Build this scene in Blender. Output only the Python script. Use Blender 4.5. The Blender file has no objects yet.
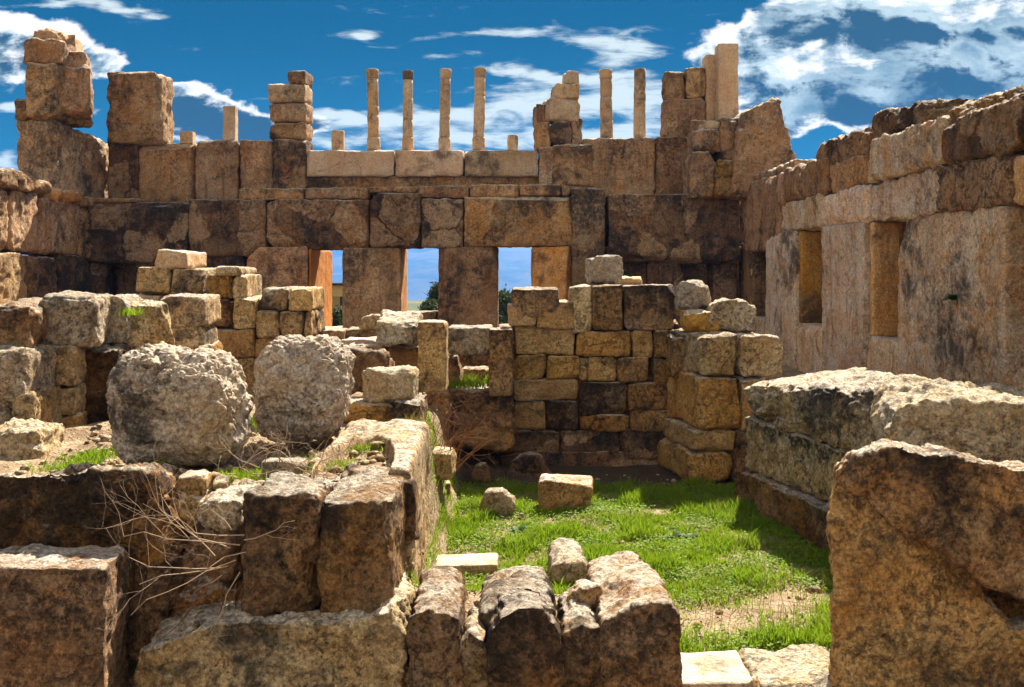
import bpy, bmesh, math, random
import numpy as np
from mathutils import Vector

random.seed(7)
RNG = np.random.default_rng(7)
E = 3.2            # eye height above the sunken grass court
F = 1000.0         # focal length in pixels of a 1024 px wide frame
HY = 270.0         # picture row of the eye level
sc = bpy.context.scene
COL = sc.collection

def W(px, py, d):
    return np.array(((px - 512.0) / F * d, d, E + (HY - py) / F * d))

# ------------------------------------------------------------------ noise
def _hash(ix, iy, iz, s):
    h = (ix.astype(np.int64) * 374761393 + iy.astype(np.int64) * 668265263 + iz.astype(np.int64) * 2147483647 + s * 974711) & 0xFFFFFFFF
    h = ((h ^ (h >> 13)) * 1274126177) & 0xFFFFFFFF
    h = ((h ^ (h >> 16)) * 2246822519) & 0xFFFFFFFF
    return h ^ (h >> 15)

_G = np.array([(1,1,0),(-1,1,0),(1,-1,0),(-1,-1,0),(1,0,1),(-1,0,1),(1,0,-1),(-1,0,-1),(0,1,1),(0,-1,1),(0,1,-1),(0,-1,-1)], float)

def perlin(p, s=0):
    i = np.floor(p).astype(np.int64); f = p - i
    u = f * f * f * (f * (f * 6 - 15) + 10)
    out = 0
    for dx in (0, 1):
        for dy in (0, 1):
            for dz in (0, 1):
                g = _G[_hash(i[:, 0] + dx, i[:, 1] + dy, i[:, 2] + dz, s) % 12]
                dot = (g * (f - (dx, dy, dz))).sum(1)
                w = (u[:, 0] if dx else 1 - u[:, 0]) * (u[:, 1] if dy else 1 - u[:, 1]) * (u[:, 2] if dz else 1 - u[:, 2])
                out = out + w * dot
    return out

def fbm(p, s=0, octaves=4, gain=0.5, ridge=False):
    a, t = 1.0, 0.0
    for o in range(octaves):
        n = perlin(p, s + o * 17)
        if ridge: n = 0.35 - np.abs(n) * 1.4
        t = t + a * n
        p = p * 2.03 + 11.3
        a *= gain
    return t

def worley(p, s=0):
    i = np.floor(p).astype(np.int64)
    f1 = np.full(len(p), 9.0); f2 = np.full(len(p), 9.0)
    for dx in (-1, 0, 1):
        for dy in (-1, 0, 1):
            for dz in (-1, 0, 1):
                c = i + (dx, dy, dz)
                h = _hash(c[:, 0], c[:, 1], c[:, 2], s)
                q = c + np.stack(((h & 1023) / 1023., ((h >> 10) & 1023) / 1023., ((h >> 20) & 1023) / 1023.), 1)
                d = np.sqrt(((q - p) ** 2).sum(1))
                f2 = np.minimum(f2, np.maximum(f1, d)); f1 = np.minimum(f1, d)
    return f1, f2

# ------------------------------------------------------------------ linking
def link(name, verts, faces, mat, parent=None, origin=None, smooth=True):
    v = np.asarray(verts, float)
    o = np.array(origin, float) if origin is not None else np.array(((v[:, 0].min() + v[:, 0].max()) / 2, (v[:, 1].min() + v[:, 1].max()) / 2, v[:, 2].min()))
    me = bpy.data.meshes.new(name)
    f = np.asarray(faces) if not isinstance(faces, list) else None
    if f is not None:
        n, k = f.shape
        me.vertices.add(len(v)); me.vertices.foreach_set('co', (v - o).ravel())
        me.loops.add(n * k); me.loops.foreach_set('vertex_index', f.ravel().astype(np.int32))
        me.polygons.add(n); me.polygons.foreach_set('loop_start', np.arange(0, n * k, k, dtype=np.int32))
        me.update(calc_edges=True); me.validate()
    else:
        me.from_pydata([tuple(x) for x in (v - o)], [], faces); me.update()
    if smooth: me.polygons.foreach_set('use_smooth', np.ones(len(me.polygons), bool))
    me.materials.append(mat)
    ob = bpy.data.objects.new(name, me); COL.objects.link(ob)
    if parent is not None:
        ob.parent = parent; ob.location = Vector(o) - parent.location
    else:
        ob.location = o
    return ob

def tag(o, label=None, cat=None, group=None, kind=None):
    if label: o['label'] = label
    if cat: o['category'] = cat
    if group: o['group'] = group
    if kind: o['kind'] = kind
    return o

def thing(name, loc, label, cat, group=None, kind='thing'):
    o = bpy.data.objects.new(name, None); COL.objects.link(o)
    o.location = Vector(tuple(loc)); o.empty_display_size = 0.2
    return tag(o, label, cat, group, kind)

# ------------------------------------------------------------------ stone shapes
_seed = [100]
def _lattice(n):
    """surface lattice of a box with n=(nx,ny,nz) cells: unit coordinates in [-1,1], quads"""
    idx = {}; nx, ny, nz = n
    base = -np.ones((nx + 1, ny + 1, nz + 1), int)
    m = np.zeros_like(base, bool)
    m[0] = m[-1] = True; m[:, 0] = m[:, -1] = True; m[:, :, 0] = m[:, :, -1] = True
    ijk = np.argwhere(m); base[m] = np.arange(len(ijk))
    u = ijk / np.array(n) * 2 - 1
    q = []
    def grid(a, flip):
        A, B, C_, D = a[:-1, :-1], a[1:, :-1], a[1:, 1:], a[:-1, 1:]
        s = (A, B, C_, D) if not flip else (D, C_, B, A)
        q.append(np.stack([x.ravel() for x in s], 1))
    grid(base[:, :, 0], True); grid(base[:, :, -1], False)
    grid(base[:, 0, :], False); grid(base[:, -1, :], True)
    grid(base[0], True); grid(base[-1], False)
    return u, np.concatenate(q)

def fracture(p, h, rg, num, depth):
    """cut corners and edges off along random planes (p centred, half size h)"""
    for k in range(num):
        sg = np.where(rg.uniform(0, 1, 3) < .5, -1.0, 1.0)
        wgt = rg.uniform(.25, 1, 3); 
        if rg.uniform() < .6: wgt[rg.integers(0, 3)] *= .12
        m = sg * wgt / h * h.min(); m /= np.linalg.norm(m)
        sup = (np.abs(m) * h).sum()
        lo = sup - depth * h.min() * rg.uniform(.3, 1.0)
        # planes only bite near the hull corner they face
        ex = np.clip(p @ m - lo, 0, None)
        p = p - ex[:, None] * m
    return p

def block(name, c8, mat, parent=None, r=0.05, amp=0.02, freq=2.2, knob=0.0, kfreq=7.0, chip=1.0, res=None, jit=0.0, steps=0.0, dents=0.0, warp=0.0, cuts=7, cutd=0.34):
    """a weathered stone: 8 corners (bottom fl, fr, br, bl, then top), edges rounded and chipped, faces worn"""
    _seed[0] += 1; s = _seed[0]
    rg = np.random.default_rng(s)
    c = np.array(c8, float)
    if jit: c = c + rg.normal(0, jit, c.shape)
    L = np.array((np.linalg.norm(c[1] - c[0]) + np.linalg.norm(c[5] - c[4]) , np.linalg.norm(c[3] - c[0]) + np.linalg.norm(c[7] - c[4]),
                  np.linalg.norm(c[4] - c[0]) + np.linalg.norm(c[6] - c[2]))) / 2
    dist = c[:, 1].min()
    if res is None: res = max(0.013, dist * 0.0021)
    n = tuple(int(min(110, max(4, round(l / res)))) for l in L)
    u, quads = _lattice(n)
    h = L / 2; p = u * h
    wp = p + s * 3.71
    r = min(r, 0.48 * L.min())
    rf = r * (0.45 + 1.3 * chip * np.clip(fbm(wp * 1.6, s, 3) + 0.25, 0, 2)) + 1.6 * r * chip * np.clip(fbm(wp * 0.9 + 40, s, 2) - 0.18, 0, 1) * 3
    rf = np.clip(rf, 0.15 * r, 0.97 * h.min())[:, None]
    q = np.clip(p, -(h - rf), h - rf)
    d = p - q; ln = np.linalg.norm(d, axis=1, keepdims=True); nd = d / np.maximum(ln, 1e-6)
    p2 = q + nd * np.minimum(rf, ln)
    if cuts: p2 = fracture(p2, h, rg, cuts, cutd)
    disp = amp * .75 * fbm(wp * freq * 1.5, s + 5, 5, 0.6)
    disp += amp * 0.5 * np.minimum(0, fbm(wp * freq * 0.6 + 9, s + 9, 3, 0.5, ridge=True))
    if warp: p2 = p2 + warp * np.stack([perlin(wp * 0.8 + 7, s + 31), perlin(wp * 0.8 + 17, s + 32), perlin(wp * 0.8 + 27, s + 33)], 1)
    if knob:
        ww = wp + 0.15 * np.stack([perlin(wp * 4, s + 61), perlin(wp * 4 + 5, s + 62), perlin(wp * 4 + 9, s + 63)], 1)
        f1, f2 = worley(ww * kfreq, s + 3); disp += knob * (np.clip(f2 - f1, 0, 0.5) * 1.6 - 0.35)
        f1, f2 = worley(ww * kfreq * 2.3, s + 4); disp += knob * 0.4 * (np.clip(f2 - f1, 0, 0.5) * 1.6 - 0.35)
    if steps:
        t = fbm(wp * 1.1 + 3, s + 21, 3) * 4
        disp += steps * (np.floor(t) + np.clip((t - np.floor(t)) * 6, 0, 1) - t) * 0.8
    if dents:
        f1, f2 = worley(wp * 2.1, s + 41); k = perlin(wp * 1.3, s + 43)
        disp -= dents * np.clip(0.42 - f1, 0, 1) * 2.4 * (k > -0.05)
    p2 = p2 + nd * disp[:, None]
    t = (p2 / h + 1) / 2
    X, Y, Z = t[:, :1], t[:, 1:2], t[:, 2:]
    v = ((1 - X) * (1 - Y) * (1 - Z) * c[0] + X * (1 - Y) * (1 - Z) * c[1] + X * Y * (1 - Z) * c[2] + (1 - X) * Y * (1 - Z) * c[3]
         + (1 - X) * (1 - Y) * Z * c[4] + X * (1 - Y) * Z * c[5] + X * Y * Z * c[6] + (1 - X) * Y * Z * c[7])
    return link(name, v, quads, mat, parent)

def rect8(x0, y0, x1, y1, d, t, yaw=0.0, rise=0.0, gap=0.006):
    """frontal picture rectangle at distance d, running t metres back"""
    bl, br, tr, tl = W(x0, y1, d), W(x1, y1, d), W(x1, y0, d), W(x0, y0, d)
    bl[0] += gap; tl[0] += gap; br[0] -= gap; tr[0] -= gap
    if yaw:
        cx = (bl[0] + br[0]) / 2
        for p in (bl, br, tr, tl):
            k = p[0] - cx; p[0] = cx + k * math.cos(yaw); p[1] += k * math.sin(yaw)
    b = np.array((-math.sin(yaw) * t, math.cos(yaw) * t, 0)); bt = b + (0, 0, rise)
    return [bl, br, br + b, bl + b, tl, tr, tr + bt, tl + bt]

def side8(X, t, d0, d1, zb0, zt0, zb1, zt1, gap=0.014):
    """face in the plane x=X running from distance d0 (near) to d1 (far); heights relative to the eye; t: thickness away from the court"""
    d0 += gap; d1 -= gap
    a, b = (X, X + t) if t > 0 else (X + t, X)
    return [(a, d0, E + zb0), (b, d0, E + zb0), (b, d1, E + zb1), (a, d1, E + zb1), (a, d0, E + zt0), (b, d0, E + zt0), (b, d1, E + zt1), (a, d1, E + zt1)]

def rock(name, pts, d, t, mat, parent=None, vox=None, smooth=4, amp=0.04, freq=1.6, knob=0.0, kfreq=7.0, back=(1.0, 0.0, 0.0), dents=0.0, steps=0.0, plan=None, shear=0.0, cuts=8, cutd=0.3):
    """an irregular stone: picture outline at distance d, with thickness t; back=(scale, dx, dz) of the far side; plan(px)->extra distance"""
    _seed[0] += 1; s = _seed[0]
    fr = [W(x, y, d) for x, y in pts]
    cen = np.mean(fr, axis=0)
    bk = []
    for p in fr:
        b = cen + (p - cen) * back[0]; b[0] += back[1]; b[2] += back[2]; b[1] = d + t; bk.append(b)
    if plan:
        for p in fr + bk: p[1] += plan(p[0])
    if shear:
        for p in fr: p[1] += shear * (p[2] - cen[2])
    bm = bmesh.new()
    vf = [bm.verts.new(p) for p in fr]; vb = [bm.verts.new(p) for p in bk]
    f1 = bm.faces.new(vf); f2 = bm.faces.new(list(reversed(vb)))
    n = len(vf)
    for i in range(n):
        bm.faces.new((vf[(i + 1) % n], vf[i], vb[i], vb[(i + 1) % n]))
    bmesh.ops.triangulate(bm, faces=[f1, f2])
    bmesh.ops.recalc_face_normals(bm, faces=bm.faces)
    me = bpy.data.meshes.new('tmp'); bm.to_mesh(me); bm.free()
    ob = bpy.data.objects.new('tmp', me); COL.objects.link(ob)
    md = ob.modifiers.new('r', 'REMESH'); md.mode = 'VOXEL'; md.voxel_size = vox or max(0.014, d * 0.0024); md.adaptivity = 0
    dg = bpy.context.evaluated_depsgraph_get()
    m2 = bpy.data.meshes.new_from_object(ob.evaluated_get(dg))
    bpy.data.objects.remove(ob); bpy.data.meshes.remove(me)
    nv = len(m2.vertices)
    v = np.empty(nv * 3); m2.vertices.foreach_get('co', v); v = v.reshape(-1, 3)
    e = np.empty(len(m2.edges) * 2, int); m2.edges.foreach_get('vertices', e); e = e.reshape(-1, 2)
    deg = np.bincount(e.ravel(), minlength=nv)[:, None].astype(float)
    for _ in range(smooth):
        a = np.zeros_like(v)
        for k in range(3):
            a[:, k] = np.bincount(e[:, 0], v[e[:, 1], k], nv) + np.bincount(e[:, 1], v[e[:, 0], k], nv)
        v = 0.4 * v + 0.6 * a / np.maximum(deg, 1)
    m2.vertices.foreach_set('co', v.ravel()); m2.update()
    nr = np.empty(nv * 3); m2.vertex_normals.foreach_get('vector', nr); nr = nr.reshape(-1, 3)
    wp = v + s * 2.9
    disp = amp * fbm(wp * freq, s, 5, 0.55) + amp * np.minimum(0, fbm(wp * freq * 0.7 + 4, s + 9, 3, 0.5, ridge=True))
    if knob:
        f1, f2 = worley(wp * kfreq, s + 3); disp += knob * (np.clip(f2 - f1, 0, 0.5) * 1.6 - 0.35)
    if dents:
        f1, f2 = worley(wp * 2.1, s + 41); disp -= dents * np.clip(0.42 - f1, 0, 1) * 2.4 * (perlin(wp * 1.3, s + 43) > -0.05)
    if steps:
        t_ = fbm(wp * 1.1 + 3, s + 21, 3) * 4
        disp += steps * (np.floor(t_) + np.clip((t_ - np.floor(t_)) * 6, 0, 1) - t_) * 0.8
    v = v + nr * disp[:, None]
    if cuts:
        cn = (v.max(0) + v.min(0)) / 2; hh = (v.max(0) - v.min(0)) / 2
        v = fracture(v - cn, hh, np.random.default_rng(s), cuts, cutd) + cn
        v = v + nr * (amp * .5 * fbm(wp * freq * 4, s + 71, 4, .6))[:, None]
    quads = [tuple(p.vertices) for p in m2.polygons]
    bpy.data.meshes.remove(m2)
    if all(len(q) == 4 for q in quads): quads = np.array(quads)
    return link(name, v, quads, mat, parent)

# ------------------------------------------------------------------ material nodes
class NT:
    def __init__(self, tree): self.t = tree; self.n = tree.nodes; self.l = tree.links
    def put(self, sock, v):
        if hasattr(v, 'is_output') or isinstance(v, bpy.types.NodeSocket): self.l.new(v, sock)
        elif isinstance(v, (tuple, list)) and len(v) == 3 and sock.type == 'RGBA': sock.default_value = (*v, 1)
        else: sock.default_value = v
    def math(self, op, a, b=0.0, c=None, clamp=False):
        n = self.n.new('ShaderNodeMath'); n.operation = op; n.use_clamp = clamp
        self.put(n.inputs[0], a); self.put(n.inputs[1], b)
        if c is not None: self.put(n.inputs[2], c)
        return n.outputs[0]
    def vec(self, op, a, b=(0, 0, 0), scale=None):
        n = self.n.new('ShaderNodeVectorMath'); n.operation = op
        self.put(n.inputs[0], a)
        if scale is not None: self.put(n.inputs['Scale'], scale)
        else: self.put(n.inputs[1], b)
        return n.outputs[0]
    def mix(self, f, a, b, mode='MIX'):
        n = self.n.new('ShaderNodeMix'); n.data_type = 'RGBA'; n.blend_type = mode; n.clamp_factor = True
        self.put(n.inputs[0], f); self.put(n.inputs[6], a); self.put(n.inputs[7], b)
        return n.outputs[2]
    def noise(self, v, scale, detail=5, rough=0.55, dist=0.0, col=False):
        n = self.n.new('ShaderNodeTexNoise'); self.put(n.inputs['Vector'], v)
        n.inputs['Scale'].default_value = scale; n.inputs['Detail'].default_value = detail
        n.inputs['Roughness'].default_value = rough; n.inputs['Distortion'].default_value = dist
        return n.outputs['Color' if col else 'Fac']
    def voro(self, v, scale, feature='F1', out='Distance'):
        n = self.n.new('ShaderNodeTexVoronoi'); n.feature = feature; self.put(n.inputs['Vector'], v); n.inputs['Scale'].default_value = scale
        return n.outputs[out]
    def step(self, x, lo, hi, a=0.0, b=1.0):
        n = self.n.new('ShaderNodeMapRange'); n.interpolation_type = 'SMOOTHSTEP'
        self.put(n.inputs[0], x); self.put(n.inputs[1], lo); self.put(n.inputs[2], hi); self.put(n.inputs[3], a); self.put(n.inputs[4], b)
        return n.outputs[0]

def new_mat(name):
    m = bpy.data.materials.new(name); m.use_nodes = True
    n = NT(m.node_tree); b = m.node_tree.nodes['Principled BSDF']
    b.inputs['Roughness'].default_value = 0.9; b.inputs['Specular IOR Level'].default_value = 0.15
    return m, n, b

def stone(name, light, mid, stain, lichen, stain_amt=0.5, lichen_amt=0.5, streak=0.0, bump=0.5, scale=1.0, crack=0.5, white=0.0, fine=1.0, crust=0.0, top_sun=0.85, spall=0.0):
    m, n, b = new_mat(name)
    tc = n.n.new('ShaderNodeTexCoord'); oi = n.n.new('ShaderNodeObjectInfo')
    rnd = oi.outputs['Random']
    off = n.vec('SCALE', (31.7, 17.3, 23.9), scale=rnd)
    v = n.vec('ADD', tc.outputs['Object'], off)
    big = n.noise(v, 0.9 * scale, 6, 0.6, 0.4)
    c = n.mix(n.step(big, 0.36, 0.64), light, mid)
    med = n.noise(n.vec('ADD', v, (5.1, 3.3, 9.7)), 2.6 * scale, 8, 0.65, 0.6)
    c = n.mix(n.math('MULTIPLY', n.step(med, 0.42, 0.70), stain_amt), c, stain)
    if streak:
        sv = n.vec('MULTIPLY', v, (2.6, 2.6, 0.28))
        st = n.noise(n.vec('ADD', sv, (2.2, 8.8, 1.1)), 1.5 * scale, 6, 0.65, 0.5)
        c = n.mix(n.math('MULTIPLY', n.step(st, 0.50, 0.66), streak), c, lichen)
        st2 = n.noise(n.vec('ADD', sv, (12.2, 3.8, 7.1)), 1.1 * scale, 6, 0.6, 0.3)
        c = n.mix(n.math('MULTIPLY', n.step(st2, 0.54, 0.68), streak * 0.8), c, stain)
    lm = n.noise(n.vec('ADD', v, (1.7, 21.3, 4.9)), 3.3 * scale, 9, 0.76, 0.4)
    lm2 = n.noise(n.vec('ADD', v, (11.7, 2.3, 14.9)), 0.55 * scale, 3, 0.5, 0.2)
    bias = n.math('ADD', n.math('MULTIPLY', n.math('SUBTRACT', lm2, 0.5), 0.9), n.math('MULTIPLY', n.math('SUBTRACT', rnd, 0.5), 0.12))
    lk = n.step(n.math('ADD', lm, bias), 0.57 - 0.22 * lichen_amt, 0.80 - 0.2 * lichen_amt)
    c = n.mix(n.math('MULTIPLY', lk, 0.88), c, lichen)
    # pale crusts
    if white:
        wl = n.noise(n.vec('ADD', v, (41.7, 1.3, 34.9)), 4.2 * scale, 9, 0.7, 0.3)
        c = n.mix(n.math('MULTIPLY', n.step(wl, 0.60, 0.70), white), c, (0.5, 0.44, 0.34))
    # clean patches where the skin has flaked off
    if spall:
        wv_ = n.vec('ADD', n.vec('ADD', v, (7.7, 31.3, 2.2)), n.vec('SCALE', n.vec('SUBTRACT', n.noise(v, 2.2, 6, .65, col=True), (.5, .5, .5)), scale=.42))
        cell = n.n.new('ShaderNodeSeparateColor'); n.l.new(n.voro(wv_, 0.95 * scale, 'F1', 'Color'), cell.inputs[0])
        edge = n.voro(wv_, 0.95 * scale, 'DISTANCE_TO_EDGE')
        sm_ = n.math('MULTIPLY', n.step(cell.outputs[0], .68, .70), n.step(edge, .01, .035))
        sm_ = n.math('MULTIPLY', sm_, n.step(n.noise(n.vec('ADD', v, (2.7, 1.3, 12.2)), 5.0, 8, .75), .30, .56))
        c = n.mix(n.math('MULTIPLY', sm_, spall), c, n.mix(n.step(med, .4, .65), (0.54, 0.38, 0.23), (0.42, 0.26, 0.13)))
    # upward faces: weathered pale, lightened further to paint in sunlit tops
    ge = n.n.new('ShaderNodeNewGeometry'); sn = n.n.new('ShaderNodeSeparateXYZ'); n.l.new(ge.outputs['Normal'], sn.inputs[0]); nz_ = sn.outputs[2]
    bl = n.math('MULTIPLY', n.step(nz_, 0.55, 0.88), n.step(n.noise(n.vec('ADD', v, (6.3, 2.1, 9.7)), 3.0, 8, 0.7), 0.34, 0.60))
    c = n.mix(n.math('MULTIPLY', bl, top_sun), c, (0.70, 0.60, 0.45))
    # black crust that grows from the upper edges
    if crust:
        sz = n.n.new('ShaderNodeSeparateXYZ'); n.l.new(tc.outputs['Generated'], sz.inputs[0])
        cz = n.math('ADD', sz.outputs[2], n.math('MULTIPLY', n.math('SUBTRACT', n.noise(n.vec('ADD', v, (3.3, 6.1, 19.7)), 1.6, 10, 0.7, 0.4), 0.5), 2.6))
        cz = n.math('MULTIPLY', n.step(cz, 0.62, 1.0), n.step(n.noise(n.vec('ADD', v, (9.1, 4.4, 1.2)), 13.0, 8, 0.75), 0.36, 0.56))
        c = n.mix(n.math('MULTIPLY', n.math('MULTIPLY', cz, crust), n.step(nz_, 0.75, 0.35)), c, lichen)
    # dark specks and pale flecks
    s1 = n.noise(n.vec('ADD', v, (13.3, 7.1, 2.9)), 15.0, 9, 0.8, 0.2)
    s1m = n.math('MULTIPLY', n.step(s1, 0.51, 0.62), n.step(n.noise(n.vec('ADD', v, (3.9, 1.1, 6.2)), 1.7, 4), 0.36, 0.62, 0.3, 1.0))
    c = n.mix(n.math('MULTIPLY', s1m, fine), c, n.mix(0.35, lichen, c))
    s2 = n.noise(n.vec('ADD', v, (23.3, 17.1, 8.9)), 21.0, 8, 0.8, 0.2)
    c = n.mix(n.math('MULTIPLY', n.step(s2, 0.55, 0.66), 0.7 * fine), c, n.mix(1.0, c, (1.9, 1.85, 1.75), 'MULTIPLY'))
    # pits and grains
    pit = n.voro(n.vec('ADD', v, n.vec('SCALE', n.noise(v, 9, 3, col=True), scale=0.08)), 17.0)
    pm = n.math('MULTIPLY', n.step(pit, 0.16, 0.05), n.step(n.noise(v, 3.0, 3), 0.45, 0.62))
    c = n.mix(n.math('MULTIPLY', pm, 0.75), c, (0.045, 0.03, 0.02))
    sp = n.noise(v, 34.0, 6, 0.75)
    c = n.mix(1.0, c, n.step(sp, 0.3, 0.72, 1.0 - 0.5 * fine, 1.0 + 0.32 * fine), 'MULTIPLY')
    c = n.mix(1.0, c, n.math('ADD', n.math('MULTIPLY', n.math('FRACT', n.math('MULTIPLY', rnd, 7.31)), 0.4), 0.8), 'MULTIPLY')
    hs = n.n.new('ShaderNodeHueSaturation'); n.put(hs.inputs['Saturation'], n.math('ADD', n.math('MULTIPLY', n.math('FRACT', n.math('MULTIPLY', rnd, 13.7)), 0.20), 0.98))
    n.put(hs.inputs['Hue'], n.math('ADD', n.math('MULTIPLY', n.math('FRACT', n.math('MULTIPLY', rnd, 29.3)), 0.008), 0.4925)); n.put(hs.inputs['Color'], c); c = hs.outputs[0]
    # cracks
    wv = n.vec('ADD', v, n.vec('SCALE', n.noise(v, 1.7, 6, 0.6, col=True), scale=0.9))
    cr = n.voro(wv, 0.8 * scale, 'DISTANCE_TO_EDGE')
    cm = n.math('MULTIPLY', n.step(cr, 0.022, 0.006), n.math('MULTIPLY', n.step(n.noise(v, 1.1, 2), 0.46, 0.56), crack))
    c = n.mix(cm, c, (0.03, 0.02, 0.014))
    n.put(b.inputs['Base Color'], c)
    h = n.math('ADD', n.math('MULTIPLY', n.noise(v, 7.0, 10, 0.66), 1.0), n.math('MULTIPLY', n.noise(v, 30.0, 6, 0.7), 0.35))
    h = n.math('ADD', h, n.math('MULTIPLY', s1m, -0.35))
    h = n.math('ADD', h, n.math('MULTIPLY', pm, -0.5))
    h = n.math('ADD', h, n.math('MULTIPLY', cm, -0.9))
    bp = n.n.new('ShaderNodeBump'); bp.inputs['Strength'].default_value = bump; bp.inputs['Distance'].default_value = 0.12
    n.put(bp.inputs['Height'], h); n.put(b.inputs['Normal'], bp.outputs[0])
    return m

GOLD = stone('stone_gold', (0.60, 0.405, 0.175), (0.46, 0.27, 0.10), (0.48, 0.21, 0.05), (0.045, 0.036, 0.027), 0.45, 0.32, 0.15, 0.8, crust=0.45, crack=.4)
GOLDP = stone('stone_pale_gold', (0.66, 0.50, 0.28), (0.54, 0.36, 0.16), (0.50, 0.26, 0.07), (0.055, 0.045, 0.034), 0.38, 0.28, 0.0, 0.9, white=0.4, crust=0.4, crack=.4)
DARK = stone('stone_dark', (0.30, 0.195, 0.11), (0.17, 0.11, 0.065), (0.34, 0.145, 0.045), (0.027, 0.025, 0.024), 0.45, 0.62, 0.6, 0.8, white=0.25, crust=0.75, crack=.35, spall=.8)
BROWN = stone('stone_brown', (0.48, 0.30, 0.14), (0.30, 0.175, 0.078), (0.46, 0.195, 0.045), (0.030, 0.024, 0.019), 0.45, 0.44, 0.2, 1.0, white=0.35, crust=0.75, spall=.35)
PALE = stone('stone_pale', (0.58, 0.435, 0.28), (0.49, 0.34, 0.19), (0.46, 0.24, 0.085), (0.11, 0.08, 0.055), 0.4, 0.22, 0.15, 0.5, fine=0.7, crack=.25)
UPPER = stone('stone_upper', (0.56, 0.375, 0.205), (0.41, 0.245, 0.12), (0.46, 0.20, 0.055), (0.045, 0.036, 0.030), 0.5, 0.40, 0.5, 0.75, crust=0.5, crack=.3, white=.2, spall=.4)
CREAM = stone('stone_cream', (0.80, 0.66, 0.47), (0.70, 0.52, 0.33), (0.64, 0.29, 0.06), (0.06, 0.048, 0.038), 0.58, 0.16, 0.34, 0.7, fine=0.9, crack=.25)
ORANGE = stone('stone_orange', (0.54, 0.27, 0.09), (0.45, 0.19, 0.05), (0.52, 0.21, 0.04), (0.16, 0.07, 0.03), 0.6, 0.15, 0.3, 0.5, fine=0.7, crack=.15)
AMBER = stone('stone_amber', (0.70, 0.47, 0.23), (0.62, 0.34, 0.12), (0.56, 0.25, 0.06), (0.12, 0.075, 0.045), 0.6, 0.14, 0.5, 0.6, fine=0.9, crack=.15)
GREY = stone('stone_grey', (0.62, 0.515, 0.37), (0.50, 0.38, 0.23), (0.48, 0.29, 0.10), (0.055, 0.044, 0.035), 0.45, 0.34, 0.0, 0.9, scale=1.4, crack=0.15, white=0.45, fine=1.0)
PITTED = stone('stone_pitted', (0.66, 0.56, 0.43), (0.54, 0.43, 0.29), (0.50, 0.31, 0.11), (0.05, 0.04, 0.032), 0.4, 0.36, 0.0, 0.8, scale=1.3, crack=0.1, white=0.4, fine=1.0)
CRUST = stone('stone_crusted', (0.60, 0.485, 0.31), (0.49, 0.35, 0.18), (0.48, 0.265, 0.07), (0.032, 0.027, 0.022), 0.45, 0.42, 0.4, 1.0, white=0.3, crust=0.95, crack=.4)
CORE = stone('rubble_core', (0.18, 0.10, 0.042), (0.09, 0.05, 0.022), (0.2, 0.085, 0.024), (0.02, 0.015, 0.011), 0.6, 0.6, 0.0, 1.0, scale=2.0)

# ------------------------------------------------------------------ terrain
def sstep(a, b, x):
    t = np.clip((x - a) / (b - a), 0, 1); return t * t * (3 - 2 * t)

def ground_z(x, y):
    x = np.asarray(x, float); y = np.asarray(y, float)
    z = np.zeros(np.broadcast(x, y).shape)
    left = sstep(-0.75, -1.15, x) * sstep(8.0, 8.45, y)              # rubble mound
    z = z + 1.36 * left
    far = sstep(16.4, 17.1, y) * (1 - left)
    z = z + 1.05 * far
    z = z - 0.28 * left * sstep(12.3, 14.5, y)
    z = z + .55 * sstep(-1.3, -1.0, x) * sstep(1.25, 1.05, x) * sstep(7.2, 7.4, y) * sstep(9.0, 8.2, y) * (1 - left)
    right = sstep(4.0, 5.0, x - (12.5 - np.minimum(y, 16)) * 0.12) * sstep(10.0, 11.5, y) * (1 - far)
    z = z + 1.15 * right
    z = z - 0.35 * sstep(8.0, 7.0, y) * (1 - left)
    p = np.stack((x.ravel(), y.ravel(), np.zeros(x.size)), 1)
    bumps = fbm(p * 0.6, 3, 4).reshape(x.shape) * 0.12 + fbm(p * 3.1, 5, 3).reshape(x.shape) * 0.035
    z = z + bumps * (0.5 + 0.9 * left)
    out = np.maximum(sstep(31, 60, y), np.maximum(sstep(15, 40, np.abs(x)), sstep(-6, -40, y)))
    r = np.sqrt(x * x + y * y)
    z = z - out * 2.2 - sstep(50, 2600, r) * 190
    return z

def axis(lo, hi, stepn, far, k):
    a = list(np.arange(lo, hi + 1e-6, stepn)); s = stepn
    x = hi
    up = []
    while x < far: s *= k; x += s; up.append(x)
    s = stepn; x = lo; dn = []
    while x > -far: s *= k; x -= s; dn.append(x)
    return np.array(dn[::-1] + a + up)

gx = axis(-13.5, 9.0, 0.11, 9000, 1.28); gy = axis(6.0, 20.0, 0.11, 9000, 1.28)
GX, GY = np.meshgrid(gx, gy, indexing='ij')
GZ = ground_z(GX, GY)
I = np.arange(GX.size).reshape(GX.shape)
gq = np.stack((I[:-1, :-1].ravel(), I[1:, :-1].ravel(), I[1:, 1:].ravel(), I[:-1, 1:].ravel()), 1)

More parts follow.
